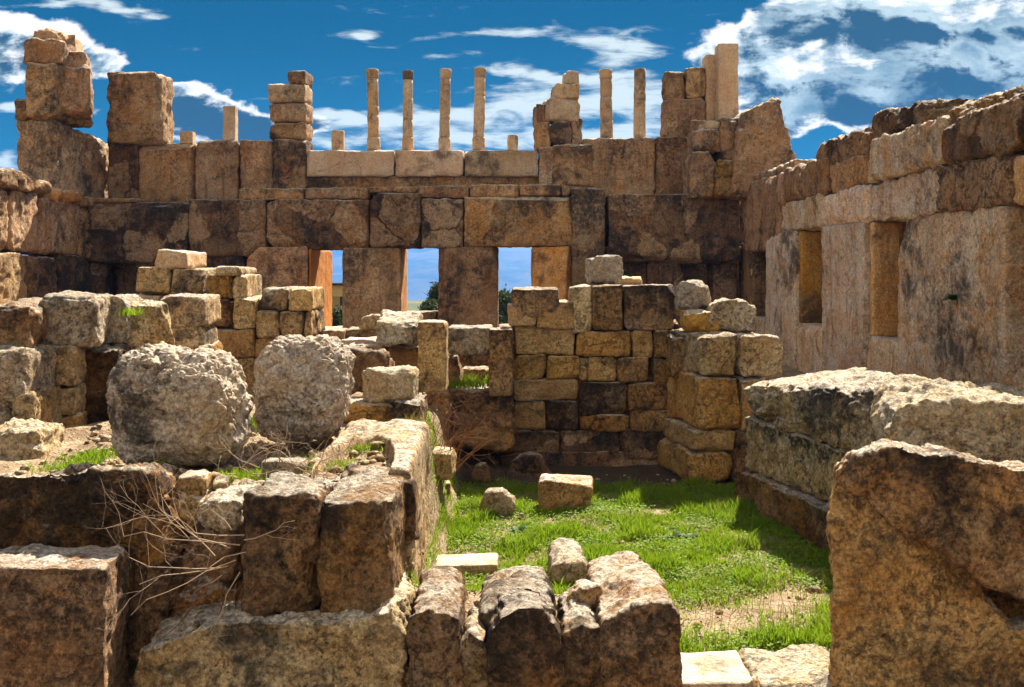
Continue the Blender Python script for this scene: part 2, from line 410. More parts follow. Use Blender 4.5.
gm, n, b = new_mat('earth')
geo = n.n.new('ShaderNodeNewGeometry'); P_ = geo.outputs['Position']
c = n.mix(n.step(n.noise(P_, 0.9, 6, 0.6), 0.35, 0.65), (0.30, 0.20, 0.11), (0.20, 0.125, 0.065))
c = n.mix(n.step(n.noise(P_, 5.0, 8, 0.7), 0.45, 0.62), c, (0.36, 0.27, 0.16))
c = n.mix(n.math('MULTIPLY', n.step(n.voro(P_, 22.0), 0.33, 0.12), 0.75), c, (0.42, 0.33, 0.22))
c = n.mix(n.math('MULTIPLY', n.step(n.noise(P_, 13.0, 4), 0.55, 0.7), 0.7), c, (0.06, 0.04, 0.022))
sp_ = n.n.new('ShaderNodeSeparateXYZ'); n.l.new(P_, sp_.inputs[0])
foot_shade = n.math('MULTIPLY', n.step(n.math('ADD', sp_.outputs[1], n.math('MULTIPLY', n.noise(P_, 1.2, 5), 1.6)), 14.7, 15.5), n.step(sp_.outputs[1], 17.5, 17.0))
foot_shade = n.math('MULTIPLY', foot_shade, n.math('MULTIPLY', n.step(sp_.outputs[0], -1.2, -.7), n.step(sp_.outputs[0], 4.2, 3.6)))
c = n.mix(n.math('MULTIPLY', foot_shade, .85), c, (0.035, 0.026, 0.016))  # shade at the court wall foot, painted into the soil colour
dist = n.vec('LENGTH', P_); dist = [o for o in n.n if o.type == 'VECT_MATH'][-1].outputs['Value']
c = n.mix(n.step(dist, 33, 70), c, n.mix(n.step(n.noise(P_, 0.02, 8, 0.7), 0.4, 0.6), (0.05, 0.07, 0.03), (0.14, 0.12, 0.06)))
n.put(b.inputs['Base Color'], c)
bp = n.n.new('ShaderNodeBump'); bp.inputs['Strength'].default_value = 0.9; bp.inputs['Distance'].default_value = 0.06
n.put(bp.inputs['Height'], n.math('ADD', n.noise(P_, 9, 8, 0.7), n.math('MULTIPLY', n.step(n.voro(P_, 22.0), 0.4, 0.1), 0.4)))
n.put(b.inputs['Normal'], bp.outputs[0])
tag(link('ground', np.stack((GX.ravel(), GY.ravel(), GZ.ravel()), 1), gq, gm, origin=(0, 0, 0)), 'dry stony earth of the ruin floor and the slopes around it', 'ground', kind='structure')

# far valley side seen through the window openings
hm, n, b = new_mat('far_scrub')
geo = n.n.new('ShaderNodeNewGeometry'); P_ = geo.outputs['Position']
c = n.mix(n.step(n.noise(n.vec('MULTIPLY', P_, (1, 1, 3)), 0.004, 8, 0.65), 0.4, 0.6), (0.03, 0.045, 0.03), (0.10, 0.095, 0.06))
n.put(b.inputs['Base Color'], c)
hx = np.linspace(-5200, 5200, 150); hyy = np.linspace(2300, 5600, 70)
HX, HYY = np.meshgrid(hx, hyy, indexing='ij')
pp = np.stack((HX.ravel() / 900, HYY.ravel() / 900, np.zeros(HX.size)), 1)
HZ = -215 + 330 * sstep(2300, 4700, HYY) + (fbm(pp, 77, 6, 0.55, ridge=True) * 70).reshape(HX.shape) * sstep(2300, 3000, HYY) 
HZ = np.minimum(HZ, 118)
I = np.arange(HX.size).reshape(HX.shape)
hq = np.stack((I[:-1, :-1].ravel(), I[1:, :-1].ravel(), I[1:, 1:].ravel(), I[:-1, 1:].ravel()), 1)
tag(link('hills', np.stack((HX.ravel(), HYY.ravel(), HZ.ravel()), 1), hq, hm, origin=(0, 0, 0)), 'far blue hillside across the valley seen through the window openings', 'hills', kind='structure')

# ------------------------------------------------------------------ BACK: wall of window openings (inner face at 27 m)
D = 27.0
ww = thing('window_wall', (-3, 27.8, 1.0), 'long dark stone wall with three window openings and a lintel course on thick piers', 'wall')
for (x0, y0, x1, y1, m, r, dd, t) in [
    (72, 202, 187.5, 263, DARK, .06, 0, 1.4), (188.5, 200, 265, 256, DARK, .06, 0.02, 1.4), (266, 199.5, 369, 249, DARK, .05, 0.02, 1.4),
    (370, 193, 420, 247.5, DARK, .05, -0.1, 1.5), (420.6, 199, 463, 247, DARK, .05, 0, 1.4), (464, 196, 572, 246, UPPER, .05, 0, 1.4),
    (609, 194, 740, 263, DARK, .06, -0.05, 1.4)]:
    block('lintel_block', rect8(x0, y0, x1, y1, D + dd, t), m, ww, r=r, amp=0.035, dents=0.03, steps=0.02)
for (x0, x1, y0, y1) in [(238, 304, 188, 200), (304.5, 369, 187.5, 199), (369.5, 417, 187, 193), (417.5, 469, 185.5, 198), (469.5, 519, 184.5, 197), (519.5, 561, 184, 195.5), (561.5, 571, 185, 196), (78, 140, 198, 202.5)]:
    block('coping_stone', rect8(x0, y0, x1, y1, D + 0.1, 0.85), UPPER, ww, r=0.05, amp=0.03)
for (x0, x1, y0, y1, m, t, dd) in [
    (246, 308, 247, 345, UPPER, 1.6, 0.03), (308.5, 311.5, 249, 345, ORANGE, 3.2, 0.02),
    (342, 401, 247.5, 345, UPPER, 1.6, 0), (437, 498, 246.5, 345, UPPER, 1.6, 0), (532, 572, 246.5, 345, AMBER, 1.5, 0.05)]:
    block('pier', rect8(x0, y0, x1, y1, D + dd, t), m, ww, r=0.03, amp=0.025, dents=0.015)
block('window_jamb', rect8(399.2, 248, 401.3, 345, D + 0.05, 1.66), ORANGE, ww, r=0.02, amp=0.01)
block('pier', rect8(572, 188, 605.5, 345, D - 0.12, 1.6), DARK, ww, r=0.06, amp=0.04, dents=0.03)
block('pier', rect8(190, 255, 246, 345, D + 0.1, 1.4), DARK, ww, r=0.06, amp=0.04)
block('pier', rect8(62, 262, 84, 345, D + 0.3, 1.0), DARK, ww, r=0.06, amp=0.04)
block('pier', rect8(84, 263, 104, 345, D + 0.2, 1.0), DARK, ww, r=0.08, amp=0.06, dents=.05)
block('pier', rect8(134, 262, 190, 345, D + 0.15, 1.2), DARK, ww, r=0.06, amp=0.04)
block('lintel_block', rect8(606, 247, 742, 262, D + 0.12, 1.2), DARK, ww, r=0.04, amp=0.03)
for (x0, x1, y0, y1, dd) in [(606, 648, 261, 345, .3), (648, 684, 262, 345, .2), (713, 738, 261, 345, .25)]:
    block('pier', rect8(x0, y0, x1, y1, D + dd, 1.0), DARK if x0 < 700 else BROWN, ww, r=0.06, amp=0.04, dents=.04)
block('window_sill', rect8(311, 329, 344, 346, D + .1, 1.4), PALE, ww, r=.04, amp=.02)
block('window_sill', rect8(401, 312, 437, 346, D + .5, 1.0), UPPER, ww, r=.04, amp=.02)
block('window_sill', rect8(498, 326, 534, 346, D + .3, 1.2), UPPER, ww, r=.04, amp=.02)
block('rear_facing', rect8(572, 196, 775, 345, D + 1.6, 0.5), DARK, ww, r=.04, amp=.04, res=.12)
block('rear_facing', rect8(40, 200, 306, 345, D + 1.5, 0.5), DARK, ww, r=.04, amp=.04, res=.12)

# upper storey wall set back on top
UD = 27.9
uw = thing('upper_wall', (-1.5, 28.4, 4.9), 'pale upper storey wall of big slabs set back above the dark lintel course', 'wall')
for (x0, x1, y0, y1, m, t) in [
    (107, 138, 135, 208, DARK, 1.0), (138.5, 194.5, 143, 208, UPPER, 1.1), (195, 238, 140, 208, UPPER, 1.0), (238.4, 272, 140, 208, UPPER, 1.0), (272.5, 306, 139, 208, UPPER, 1.0),
    (539, 595, 147, 205, UPPER, 1.0), (583, 655, 138, 205, UPPER, 1.05), (655.4, 692, 137, 205, BROWN, 1.0), (690, 742, 120, 205, UPPER, 1.0)]:
    block('stone_slab', rect8(x0, y0, x1, y1, UD + (x0 % 7) * .012, t), m, uw, r=.05, amp=.04, dents=.04, steps=.02)
for (x0, x1) in [(305.5, 394), (394.8, 463.5), (464.3, 538)]:
    block('sill_slab', rect8(x0, 150, x1, 176.5, UD - .02, 1.1), PALE, uw, r=.035, amp=.025, dents=.015)
block('under_course', rect8(305, 176, 540, 206, UD + .1, .9), UPPER, uw, r=.02, amp=.02)

# columns on the sill
CD = 28.3
def column(x0, x1, ytop, ybot, label, capital=True, base=True, name='column', cat='column', group=None, mat=PALE, square=False):
    rad = (x1 - x0) / 2 / F * CD; cx = ((x0 + x1) / 2 - 512) / F * CD
    zt = E + (HY - ytop) / F * CD; zb = E + (HY - ybot) / F * CD
    root = thing(name, (cx, CD, zb), label, cat, group)
    def lathe(pn, prof, seg=28):
        _seed[0] += 1
        ang = np.linspace(0, 2 * np.pi, seg, endpoint=False)
        vs = []; fs = []
        for (r, z) in prof:
            for a in ang:
                k = r / max(abs(math.cos(a)), abs(math.sin(a))) * 0.97 if square else r
                vs.append((cx + math.cos(a) * k, CD + math.sin(a) * k, z))
        v = np.array(vs); 
        nn = fbm(v * 3 + _seed[0], _seed[0], 5, .6) * 0.016
        dv = v - np.array((cx, CD, 0)); dv[:, 2] = 0; ln = np.linalg.norm(dv, axis=1, keepdims=True)
        v = v + dv / np.maximum(ln, 1e-5) * nn[:, None] * (ln > 1e-3)
        for i in range(len(prof) - 1):
            for j in range(seg):
                j2 = (j + 1) % seg
                fs.append((i * seg + j, i * seg + j2, (i + 1) * seg + j2, (i + 1) * seg + j))
        fs.append(tuple(range((len(prof) - 1) * seg, len(prof) * seg))); fs.append(tuple(range(seg - 1, -1, -1)))
        return link(pn, v, fs, mat, root, smooth=not square)
    H = zt - zb; bh = 0.36 if base else 0; ch = 0.27 if capital else 0
    if base: lathe('column_base', [(rad * 1.08, zb - .02), (rad * 1.1, zb + .1), (rad * 1.02, zb + .2), (rad * 1.06, zb + bh - .04), (rad * .98, zb + bh)])
    zs = np.linspace(zb + bh, zt - ch, 14); jn = random.sample((4, 5, 7, 8, 9, 10), 2)
    pr = []
    for i, z in enumerate(zs):
        q_ = rad * (.94 - .05 * i / 13)
        if H > 1 and i in jn: pr += [(q_, z - .012), (q_ * .93, z - .006), (q_ * .93, z + .006), (q_ * random.uniform(.94, 1.0), z + .012)]
        else: pr.append((q_, z))
    lathe('shaft' if H > 1 else 'drum', pr)
    if H > 1: root.rotation_euler = (random.uniform(-.02, .02), random.uniform(-.02, .02), 0)
    if capital: lathe('capital', [(rad * .86, zt - ch), (rad * 1.0, zt - ch + .05), (rad * .93, zt - ch + .12), (rad * 1.06, zt - .08), (rad * 1.0, zt - .01), (rad * .8, zt)])
    return root
g4 = 'slender columns standing on the wall top'
column(367.5, 380, 69.5, 150.5, 'slender round column over the first sill slab, beside the two short stumps', group=g4)
column(402.5, 413.5, 70.5, 150.5, 'thin round column over the joint of two sill slabs, with dark capital', group=g4)
column(438.5, 450, 69, 150.5, 'slender round column at the middle of the row, over the middle sill slab', group=g4)
column(472.5, 484.5, 68, 150.5, 'round column nearest the broken block stack, on the third sill slab', group=g4)
column(600, 613.5, 69.5, 139, 'plain pale column just past the broken block stack', capital=True, base=False, group=g4)
column(633, 646, 69, 138.5, 'plain pale column beside the square block pier', capital=False, base=False, group=g4)
g5 = 'broken column stumps on the wall top'
column(181, 195, 132, 144, 'very low pale stump beside the upright grooved block', capital=False, base=False, name='column_stump', cat='column stump', group=g5, square=True)
column(223.5, 237.5, 107, 141, 'tallest broken stump, pale and square, next to the four-block corner stack', capital=False, base=False, name='column_stump', cat='column stump', group=g5, square=True)
column(331, 345, 131, 151, 'short broken stump between the corner stack and the first slender column', capital=False, base=False, name='column_stump', cat='column stump', group=g5)
column(507, 518.5, 135.5, 150.5, 'low round stump between the last slender column and the broken stack', capital=False, base=False, name='column_stump', cat='column stump', group=g5)

# block piers on the wall
st = thing('block_pier', tuple(W(286, 140, CD)), 'narrow pier of four stacked blocks at the end of the sill', 'stone pier')
for (x0, x1, y0, y1) in [(286, 305, 70, 84), (266.5, 305, 83, 102), (268, 306, 102, 121.5), (268, 306, 121.5, 140)]:
    block('pier_block', rect8(x0, y0, x1, y1, CD - .15, .85, yaw=-.1), UPPER if y0 != 83 else PALE, st, r=.08, amp=.03, dents=.03)
st = thing('block_pier', tuple(W(560, 148, CD)), 'ragged stepped stack of broken blocks between the slender columns', 'stone pier')
for (x0, x1, y0, y1, r) in [(566, 580, 70, 85, .06), (555, 580, 83, 99, .08), (536, 552, 103, 124, .12), (546, 581, 97, 121, .14), (537, 551, 122, 150, .1), (549, 572, 120, 145, .14), (571, 583, 118, 150, .06)]:
    block('pier_block', rect8(x0, y0, x1, y1, CD - .2 + (x0 % 3) * .06, .9, yaw=.1), PALE if y0 < 100 else UPPER, st, r=r, amp=.05, dents=.05)
block('pier_block', rect8(552, 143, 594, 186, UD - .08, .5), UPPER, st, r=.1, amp=.05, dents=.05)
st = thing('block_pier', tuple(W(685, 137, CD)), 'square masonry pier of weathered blocks against the tall double column', 'stone pier')
for (x0, x1, y0, y1) in [(666, 686, 70, 100), (686.4, 706, 67, 98), (665, 706, 98, 137)]:
    block('pier_block', rect8(x0, y0, x1, y1, CD - .2, .9), UPPER, st, r=.07, amp=.05, dents=.05)
g6 = 'tall square posts above the corner of the walls'
for (x0, x1, y0, y1, l) in [(705.5, 718.5, 54, 130, 'shorter square post of the tall pair above the wall corner'), (718, 739, 43, 125, 'taller square post of the pair, highest stone at the wall corner')]:
    tag(block('stone_post', rect8(x0, y0, x1, y1, CD - .5 + (x0 < 710) * .35, .6), PALE, r=.04, amp=.02), l, 'stone post', g6)
bw = thing('broken_wall', tuple(W(742, 196, 26.6)), 'jagged broken wall end with a big slanted slab, above the meeting of two walls', 'wall')
rock('slanted_slab', [(730, 197), (733, 160), (738, 128), (744, 112), (757, 105), (766, 101), (778, 98), (784, 101), (785, 120), (790, 142), (795, 165), (794, 192), (760, 196)], 26.4, 1.3, UPPER, bw, amp=.08, dents=.08, steps=.05, smooth=2, shear=.15, cuts=10)
for (x0, y0, x1, y1, dd, m) in [(690, 152, 716, 198, 0, UPPER), (716, 160, 740, 197, -.12, BROWN), (694, 128, 722, 153, .2, UPPER), (721, 117, 746, 161, .1, UPPER), (706, 120, 722, 130, .3, PALE), (736, 182, 792, 198, -.25, UPPER)]:
    block('stone_block', rect8(x0, y0, x1, y1, 26.5 + dd, 1.0, yaw=.05), m, bw, r=.1, amp=.06, dents=.06, cuts=10, cutd=.45)
tag(block('upright_block', rect8(105, 71, 160, 143, UD - .2, 1.1, yaw=-.05), UPPER, r=.14, amp=.06, dents=.06), 'tall upright block with a vertical groove standing on the upper wall', 'stone block')

# ------------------------------------------------------------------ LEFT SIDE WALL with tower
XL = -11.5
tw = thing('wall_tower', (XL - .5, 26.5, 4.5), 'high ragged corner of stacked blocks, tallest remains beside the upright block', 'wall')
c = side8(XL, -.95, 25.1, 29.0, 1.7, 3.85, 1.7, 3.65); block('stone_block', c, UPPER, tw, r=.09, amp=.07, dents=.06, steps=.03)
c = side8(XL, -1.0, 25.0, 26.4, 3.75, 4.3, 3.75, 4.2); block('stone_block', c, BROWN, tw, r=.1, amp=.07, dents=.07)
block('stone_block', rect8(22, 62, 56, 116, 24.9, 2.3), UPPER, tw, r=.1, amp=.06, dents=.06)
block('stone_block', rect8(50, 63, 91, 113, 25.3, 1.8, yaw=.42), UPPER, tw, r=.12, amp=.07, dents=.06)
block('stone_block', rect8(22, 38, 63, 64, 25.0, 2.0, yaw=.1), UPPER, tw, r=.16, amp=.08, dents=.08)
block('stone_block', rect8(63, 51, 86, 69, 25.5, 1.4, yaw=.3), UPPER, tw, r=.14, amp=.07)
block('stone_block', rect8(30, 28, 60, 43, 25.3, 1.5), UPPER, tw, r=.16, amp=.08, dents=.08)
block('stone_block', rect8(58, 34, 75, 54, 25.8, 1.0, yaw=.2), PALE, tw, r=.1, amp=.04)
sw = thing('side_wall', (XL - .5, 24, 1.0), 'low side wall of worn grey blocks below the high ragged corner', 'wall')
for (d0, d1, zb, zt0, zt1, m, r) in [
    (20.0, 22.9, .4, 1.9, 1.85, UPPER, .12), (22.9, 24.3, .45, 1.85, 1.85, UPPER, .14), (24.3, 26.6, .4, 1.75, 1.72, UPPER, .1), (26.6, 29, .3, 1.75, 1.7, UPPER, .1),
    (20.0, 23.7, -2.2, .4, .4, GOLD, .05), (23.8, 25.4, -2.2, .35, .3, UPPER, .08)]:
    block('stone_block', side8(XL, -1.0, d0, d1, zb, zt0, zb, zt1), m, sw, r=r, amp=.07, dents=.05, knob=.02 if m is GREY else 0, kfreq=4)
block('stone_block', side8(XL + .05, -1.0, 25.5, 28.9, -2.2, .4, -2.2, .35), DARK, sw, r=.08, amp=.06)
block('capping_stone', side8(XL + .1, -1.2, 20.6, 24.9, 1.87, 2.42, 1.85, 2.2), BROWN, sw, r=.18, amp=.09, dents=.08)
block('capping_stone', side8(XL + .12, -.9, 25.0, 26.6, 1.72, 2.05, 1.75, 2.1), ORANGE, sw, r=.14, amp=.08)
block('capping_stone', side8(XL + .14, -.9, 26.7, 28.9, 1.72, 1.98, 1.75, 1.95), UPPER, sw, r=.1, amp=.05)

# ------------------------------------------------------------------ RIGHT SIDE WALL
XR = 6.16
rw = thing('pier_wall', (XR + .5, 18, 1.0), 'tall side wall of huge cream piers with orange reveals under two lintel courses', 'wall')
for (d0, d1, zt, m) in [(21.8, 24.35, .87, CREAM), (17.5, 20.0, .84, CREAM), (12.5, 16.0, .81, CREAM), (8.9, 11.4, .78, CREAM)]:
    block('pier', side8(XR, .95, d0, d1, -2.4, zt, -2.4, zt + .04), m, rw, r=.04, amp=.035, dents=.03)
for (d0, d1, zs) in [(20.0, 21.8, -1.15), (16.0, 17.5, -1.15), (11.4, 12.5, -1.2), (24.35, 26.0, -1.2)]:
    block('window_sill', side8(XR + .04, .8, d0, d1, -2.4, zs, -2.4, zs), CREAM, rw, r=.05, amp=.03)
for (d0, d1) in [(20.0, 21.8), (16.0, 17.5), (24.35, 26.3)]:
    block('window_reveal', side8(XR + .10, .86, d1 - .16, d1 + .012, -1.15, .82, -1.15, .86, gap=0), AMBER, rw, r=.015, amp=.02)
block('pier', side8(XR + .1, 1.0, 26.0, 27.6, -2.4, .8, -2.4, .8), BROWN, rw, r=.06, amp=.04)
for (d0, d1, zb, zt0, zt1, m, o) in [
    (8.9, 12.3, .8, 1.42, 1.45, CREAM, 0), (12.35, 14.45, .81, 1.45, 1.50, BROWN, -.03), (14.5, 17.3, .83, 1.50, 1.46, CREAM, .03), (17.35, 19.9, .85, 1.48, 1.5, CREAM, 0), (19.95, 22.9, .88, 1.55, 1.5, CREAM, .02), (22.95, 26.9, .5, 2.25, 2.3, UPPER, .05),
    (8.9, 11.9, 1.44, 2.05, 2.12, BROWN, -.06), (11.95, 14.2, 1.47, 2.12, 2.02, DARK, -.1), (14.25, 17.3, 1.52, 2.2, 2.2, CREAM, -.05), (17.35, 19.6, 1.5, 2.05, 2.05, UPPER, .06), (19.65, 22.9, 1.53, 2.22, 2.32, UPPER, .03)]:
    block('lintel_block', side8(XR + o, 1.0, d0, d1, zb, zt0, zb, zt1), m, rw, r=.08, amp=.06, dents=.06, steps=.03)
block('capping_stone', side8(XR + .2, 1.0, 22.6, 27.0, 2.25, 2.5, 2.3, 2.5), UPPER, rw, r=.12, amp=.07)
block('rear_facing', side8(XR + .55, .3, 8.9, 26.8, -2.4, 2.0, -2.4, 2.0), BROWN, rw, r=.04, amp=.03, res=.15)
g7 = 'broken rocks along the top of the pier wall'
for (d0, d1, z0, z1, o, m, l) in [
    (17.6, 20.4, 1.9, 2.52, .10, BROWN, 'reddish rough rock on the far end of the pier wall top'),
    (15.3, 17.55, 2.1, 2.62, .12, BROWN, 'long craggy brown rock on the middle of the pier wall top'),
    (14.4, 15.25, 2.0, 2.42, .45, UPPER, 'small pale block between the craggy rock and the dark capping rock'),
    (11.2, 14.3, 1.85, 2.26, .12, BROWN, 'large dark capping rock highest along the near end of pier wall')]:
    tag(block('capping_rock', side8(XR + o, .9, d0, d1, z0, z1, z0, z1 + .05), m, r=.14, amp=.1, dents=.1, steps=.04, cuts=14, cutd=.5), l, 'rock', g7)

# ------------------------------------------------------------------ MIDDLE LEFT stacks
def wall_of(name, loc, label, items, d, t, mats, r=.06, amp=.03, cat='wall', part='stone_block', core=None, **kw):
    root = thing(name, loc, label, cat)
    for it in items:
        x0, y0, x1, y1 = it[:4]; m = mats[it[4]] if len(it) > 4 else mats[0]
        dd = random.uniform(-.05, .05)
        block(part, rect8(x0, y0, x1, y1, d + dd, t, yaw=random.uniform(-.04, .04)), m, root, r=r * random.uniform(.8, 1.3), amp=amp, jit=kw.get('jit', .012), dents=kw.get('dents', .025), knob=kw.get('knob', 0))
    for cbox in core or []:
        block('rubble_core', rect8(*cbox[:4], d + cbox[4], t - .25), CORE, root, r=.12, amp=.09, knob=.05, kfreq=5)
    return root
M1 = [GOLDP, GOLD, BROWN, PALE, DARK]
wall_of('stepped_wall', tuple(W(170, 350, 18)), 'pale stepped wall stub of squared blocks before the first dark lintel block', [
    (154, 250.5, 187, 269.5, 3), (134, 267, 170, 295), (170.5, 269, 204, 295, 0), (114, 294.5, 160, 303, 3), (160, 294.5, 204, 352, 0), (112, 303, 160, 352, 1)], 18.0, 1.2, M1, r=.08)
wall_of('block_stack', tuple(W(250, 392, 17)), 'crumbling stack of small golden blocks rising behind the two big boulders', [
    (214, 266.5, 240, 275), (205.5, 274, 233, 300, 1), (231, 275, 246, 300, 0), (206, 300, 231, 327, 2), (232, 297, 256, 329, 0), (257.5, 288, 288, 311, 0), (288.5, 288, 312, 311, 1),
    (254.5, 311, 278, 338, 0), (278.5, 311, 303, 338, 0), (303, 311, 312, 338, 1), (208, 329, 254, 359, 1), (254.5, 338, 312, 359, 1), (206, 359, 231, 396, 2), (231, 359, 254, 396, 1), (254.5, 359, 312, 396, 1)],
    17.0, 1.3, M1, r=.07, core=[(207, 300, 311, 396, .12)])
# near left wall
lw = thing('low_wall', (-5.2, 11.6, 1.2), 'low sunlit wall of mixed blocks beside the biggest boulder', 'wall')
LX = lambda x: 11.5 + (x - 30) * 0.011
for (x0, y0, x1, y1, m, r, k) in [
    (32, 296, 95, 348, GREY, .13, .02), (93, 297, 125, 346, GREY, .13, .02), (-14, 302, 33, 351, BROWN, .1, 0),
    (25, 348, 74, 387, GOLDP, .05, 0), (74, 350, 98, 382, GOLDP, .12, .02), (98, 345, 120, 384, BROWN, .1, 0),
    (26, 386, 75, 418, GOLDP, .05, 0), (74, 381, 101, 410, GOLDP, .11, .02), (28, 417, 78, 449, GOLD, .08, 0), (76, 408, 100, 446, GOLDP, .11, .02)]:
    block('stone_block', rect8(x0, y0, x1, y1, LX(x0) , 1.1, yaw=.12), m, lw, r=r, amp=.05, knob=k, kfreq=6, dents=.03, jit=.012)
for (x0, y0, x1, y1, m, r) in [(-30, 349, 27, 412, GREY, .16), (12, 393, 33, 442, GOLDP, .1), (-30, 408, 17, 462, GREY, .16)]:
    block('stone_block', rect8(x0, y0, x1, y1, 10.6, 1.0, yaw=.1), m, lw, r=r, amp=.06, knob=.02, kfreq=6, dents=.04)
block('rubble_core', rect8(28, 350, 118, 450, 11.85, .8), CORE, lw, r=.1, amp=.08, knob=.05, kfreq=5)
tag(block('broken_block', rect8(125, 300, 172, 350, 12.5, .9, yaw=.5), GOLDP, r=.12, amp=.07, dents=.08, jit=.04), 'broken block with split sloping face at the end of the low sunlit wall', 'stone block')
wall_of('pillar_stub', tuple(W(180, 352, 15)), 'narrow vertical stub of two blocks behind the broken split block', [(160, 296, 204, 326, 0), (158, 322, 203, 360, 0), (176, 345, 206, 372, 1)], 15.0, .9, M1)
tag(block('corner_rock', rect8(-20, 430, 44, 482, 9.9, .9, yaw=.2), GOLDP, r=.2, amp=.09, dents=.08, knob=.02, kfreq=5), 'angular pale rock at the foot of the low wall by the grass tuft', 'rock')

# two big nodular boulders
def boulder(cx, cy, d, rx, ry, rz, outline, label, ex=2.9):
    """sphere-like lump shaped by a front outline (angle -> radius factor)"""
    _seed[0] += 1; s = _seed[0]
    u, q = _lattice((150, 130, 150))
    h = np.array((rx, ry, rz))
    nd = u / np.linalg.norm(u, axis=1, keepdims=True)
    rad = (np.abs(nd) ** ex).sum(1, keepdims=True) ** (-1 / ex)
    p2 = nd * rad * h; nd = p2 / h ** 2; nd /= np.linalg.norm(nd, axis=1, keepdims=True)
    p2 = fracture(p2, h * .93, np.random.default_rng(s), 16, .34)
    ang = np.arctan2(p2[:, 2] / rz, p2[:, 0] / rx)
    k = np.interp(ang, np.radians(outline[0]), outline[1])
    p2[:, 0] *= k; p2[:, 2] *= k
    w = p2 + s
    disp = .05 * fbm(w * 1.8, s, 4) 
    ww_ = w + .04 * np.stack([perlin(w * 9, s + 61), perlin(w * 9 + 5, s + 62), perlin(w * 9 + 9, s + 63)], 1)
    f1, f2 = worley(ww_ * 5.2, s + 3); top = np.clip(.75 + p2[:, 2] / rz * .4, .4, 1.1)
    disp += top * (.03 * np.clip(f2 - f1, 0, .5) - .026 * np.exp(-((f2 - f1) / .16)))
    f1, f2 = worley(ww_ * 11, s + 4); disp += top * (.012 * np.clip(f2 - f1, 0, .5) - .012 * np.exp(-((f2 - f1) / .15)))
    pk = np.clip(perlin(w * 6, s + 15) - .2, 0, 1); disp -= .16 * pk
    disp += .02 * fbm(w * 9, s + 8, 4, .6)
    v = p2 + nd * disp[:, None] + W(cx, cy, d) + (0, ry, 0)
    return tag(link('boulder', v, q, PITTED), label, 'boulder', 'great pitted boulders')
boulder(159, 416, 8.7, .585, .58, .52, ([-180, -150, -120, -90, -60, -25, 0, 30, 55, 75, 95, 115, 140, 160, 180], [1.0, 1.05, 1.06, 1.0, 1.04, 1.12, 1.07, 1.0, 1.03, 1.0, 1.0, 1.06, 1.04, 1.0, 1.0]),
        'largest pitted grey boulder, broad and knobbly, resting on the rock outcrop')
boulder(294, 394, 9.9, .445, .54, .53, ([-180, -150, -120, -90, -60, -30, 0, 30, 55, 75, 95, 115, 140, 160, 180], [1.05, 1.06, 1.0, .98, 1.0, 1.0, 1.04, 1.06, 1.03, 1.0, 1.0, 1.02, 1.0, 1.02, 1.05]),
        'narrower upright pitted boulder with flat top, behind the carved slab', ex=3.8)

# ------------------------------------------------------------------ CENTRE LEFT: doorway remains
dw = thing('doorway_wall', tuple(W(450, 392, 15.6)), 'remains of a doorway: two upright stone posts joined by rough lintels', 'wall')
block('lintel_block', rect8(375, 322, 420, 346, 14.6, 1.3, yaw=.05, rise=.12), GREY, dw, r=.1, amp=.05, dents=.04, knob=.015)
block('door_post', rect8(417, 322, 446.5, 393, 14.5, .6), GOLD, dw, r=.03, amp=.02)
block('lintel_block', rect8(447, 327, 492, 355, 15.9, .7), GREY, dw, r=.05, amp=.03, dents=.02)
block('door_post', rect8(489, 329, 513, 397, 15.7, .6), BROWN, dw, r=.04, amp=.03)
for (x0, y0, x1, y1, d) in [(447, 390, 512, 430, 15.9), (420, 392, 452, 432, 15.6), (440, 420, 515, 452, 16.0), (380, 346, 420, 372, 15.3), (376, 371, 420, 400, 15.3), (446, 354, 470, 372, 17.4), (466, 354, 492, 372, 17.4)]:
    block('stone_block', rect8(x0, y0, x1, y1, d, .8), BROWN, dw, r=.1, amp=.06, dents=.05)
tag(rock('loose_rock', [(447, 395), (446, 372), (449, 357), (456, 356), (462, 372), (461, 392)], 16.2, .5, BROWN, amp=.06, dents=.05), 'upright broken rock in the doorway next to the tall stone post', 'rock', 'loose stones')
tag(block('loose_rock', rect8(460, 368, 490, 384, 16.8, .6), GOLDP, r=.15, amp=.06), 'rounded pale rock inside the doorway above the grass tuft', 'rock', 'loose stones')
tag(rock('loose_rock', [(334, 392), (332, 352), (345, 350), (362, 352), (384, 356), (392, 375), (388, 395)], 13.6, .9, BROWN, amp=.08, dents=.08, steps=.04), 'big dark fractured rock wedged behind the second boulder', 'rock', 'loose stones')
tag(block('loose_rock', rect8(348, 345, 384, 352, 15.2, .7, yaw=.1), PALE, r=.08, amp=.05), 'flat pale slab lying over the dark fractured rock', 'rock', 'loose stones')
tag(rock('loose_rock', [(358, 330), (360, 318), (372, 314), (386, 316), (392, 324), (390, 332)], 15.6, .6, GOLDP, amp=.05), 'low rounded rock on the rough lintel before the window pier', 'rock', 'loose stones')
tag(block('squared_stone', rect8(361, 369, 414, 405, 12.6, .6, yaw=-.03), GREY, r=.1, amp=.035, knob=.02, kfreq=8), 'squat grey block with rounded corners sitting alone on a low slab', 'stone block')
tag(block('base_slab', rect8(340, 404, 394, 424, 12.5, .8), GOLD, r=.05, amp=.03), 'low golden slab under the squat grey block', 'stone slab')
tag(block('base_slab', rect8(392, 401, 423, 436, 12.4, .8), BROWN, r=.07, amp=.05), 'broken brown slab at the end of the golden one, above the thorn bush', 'stone slab')
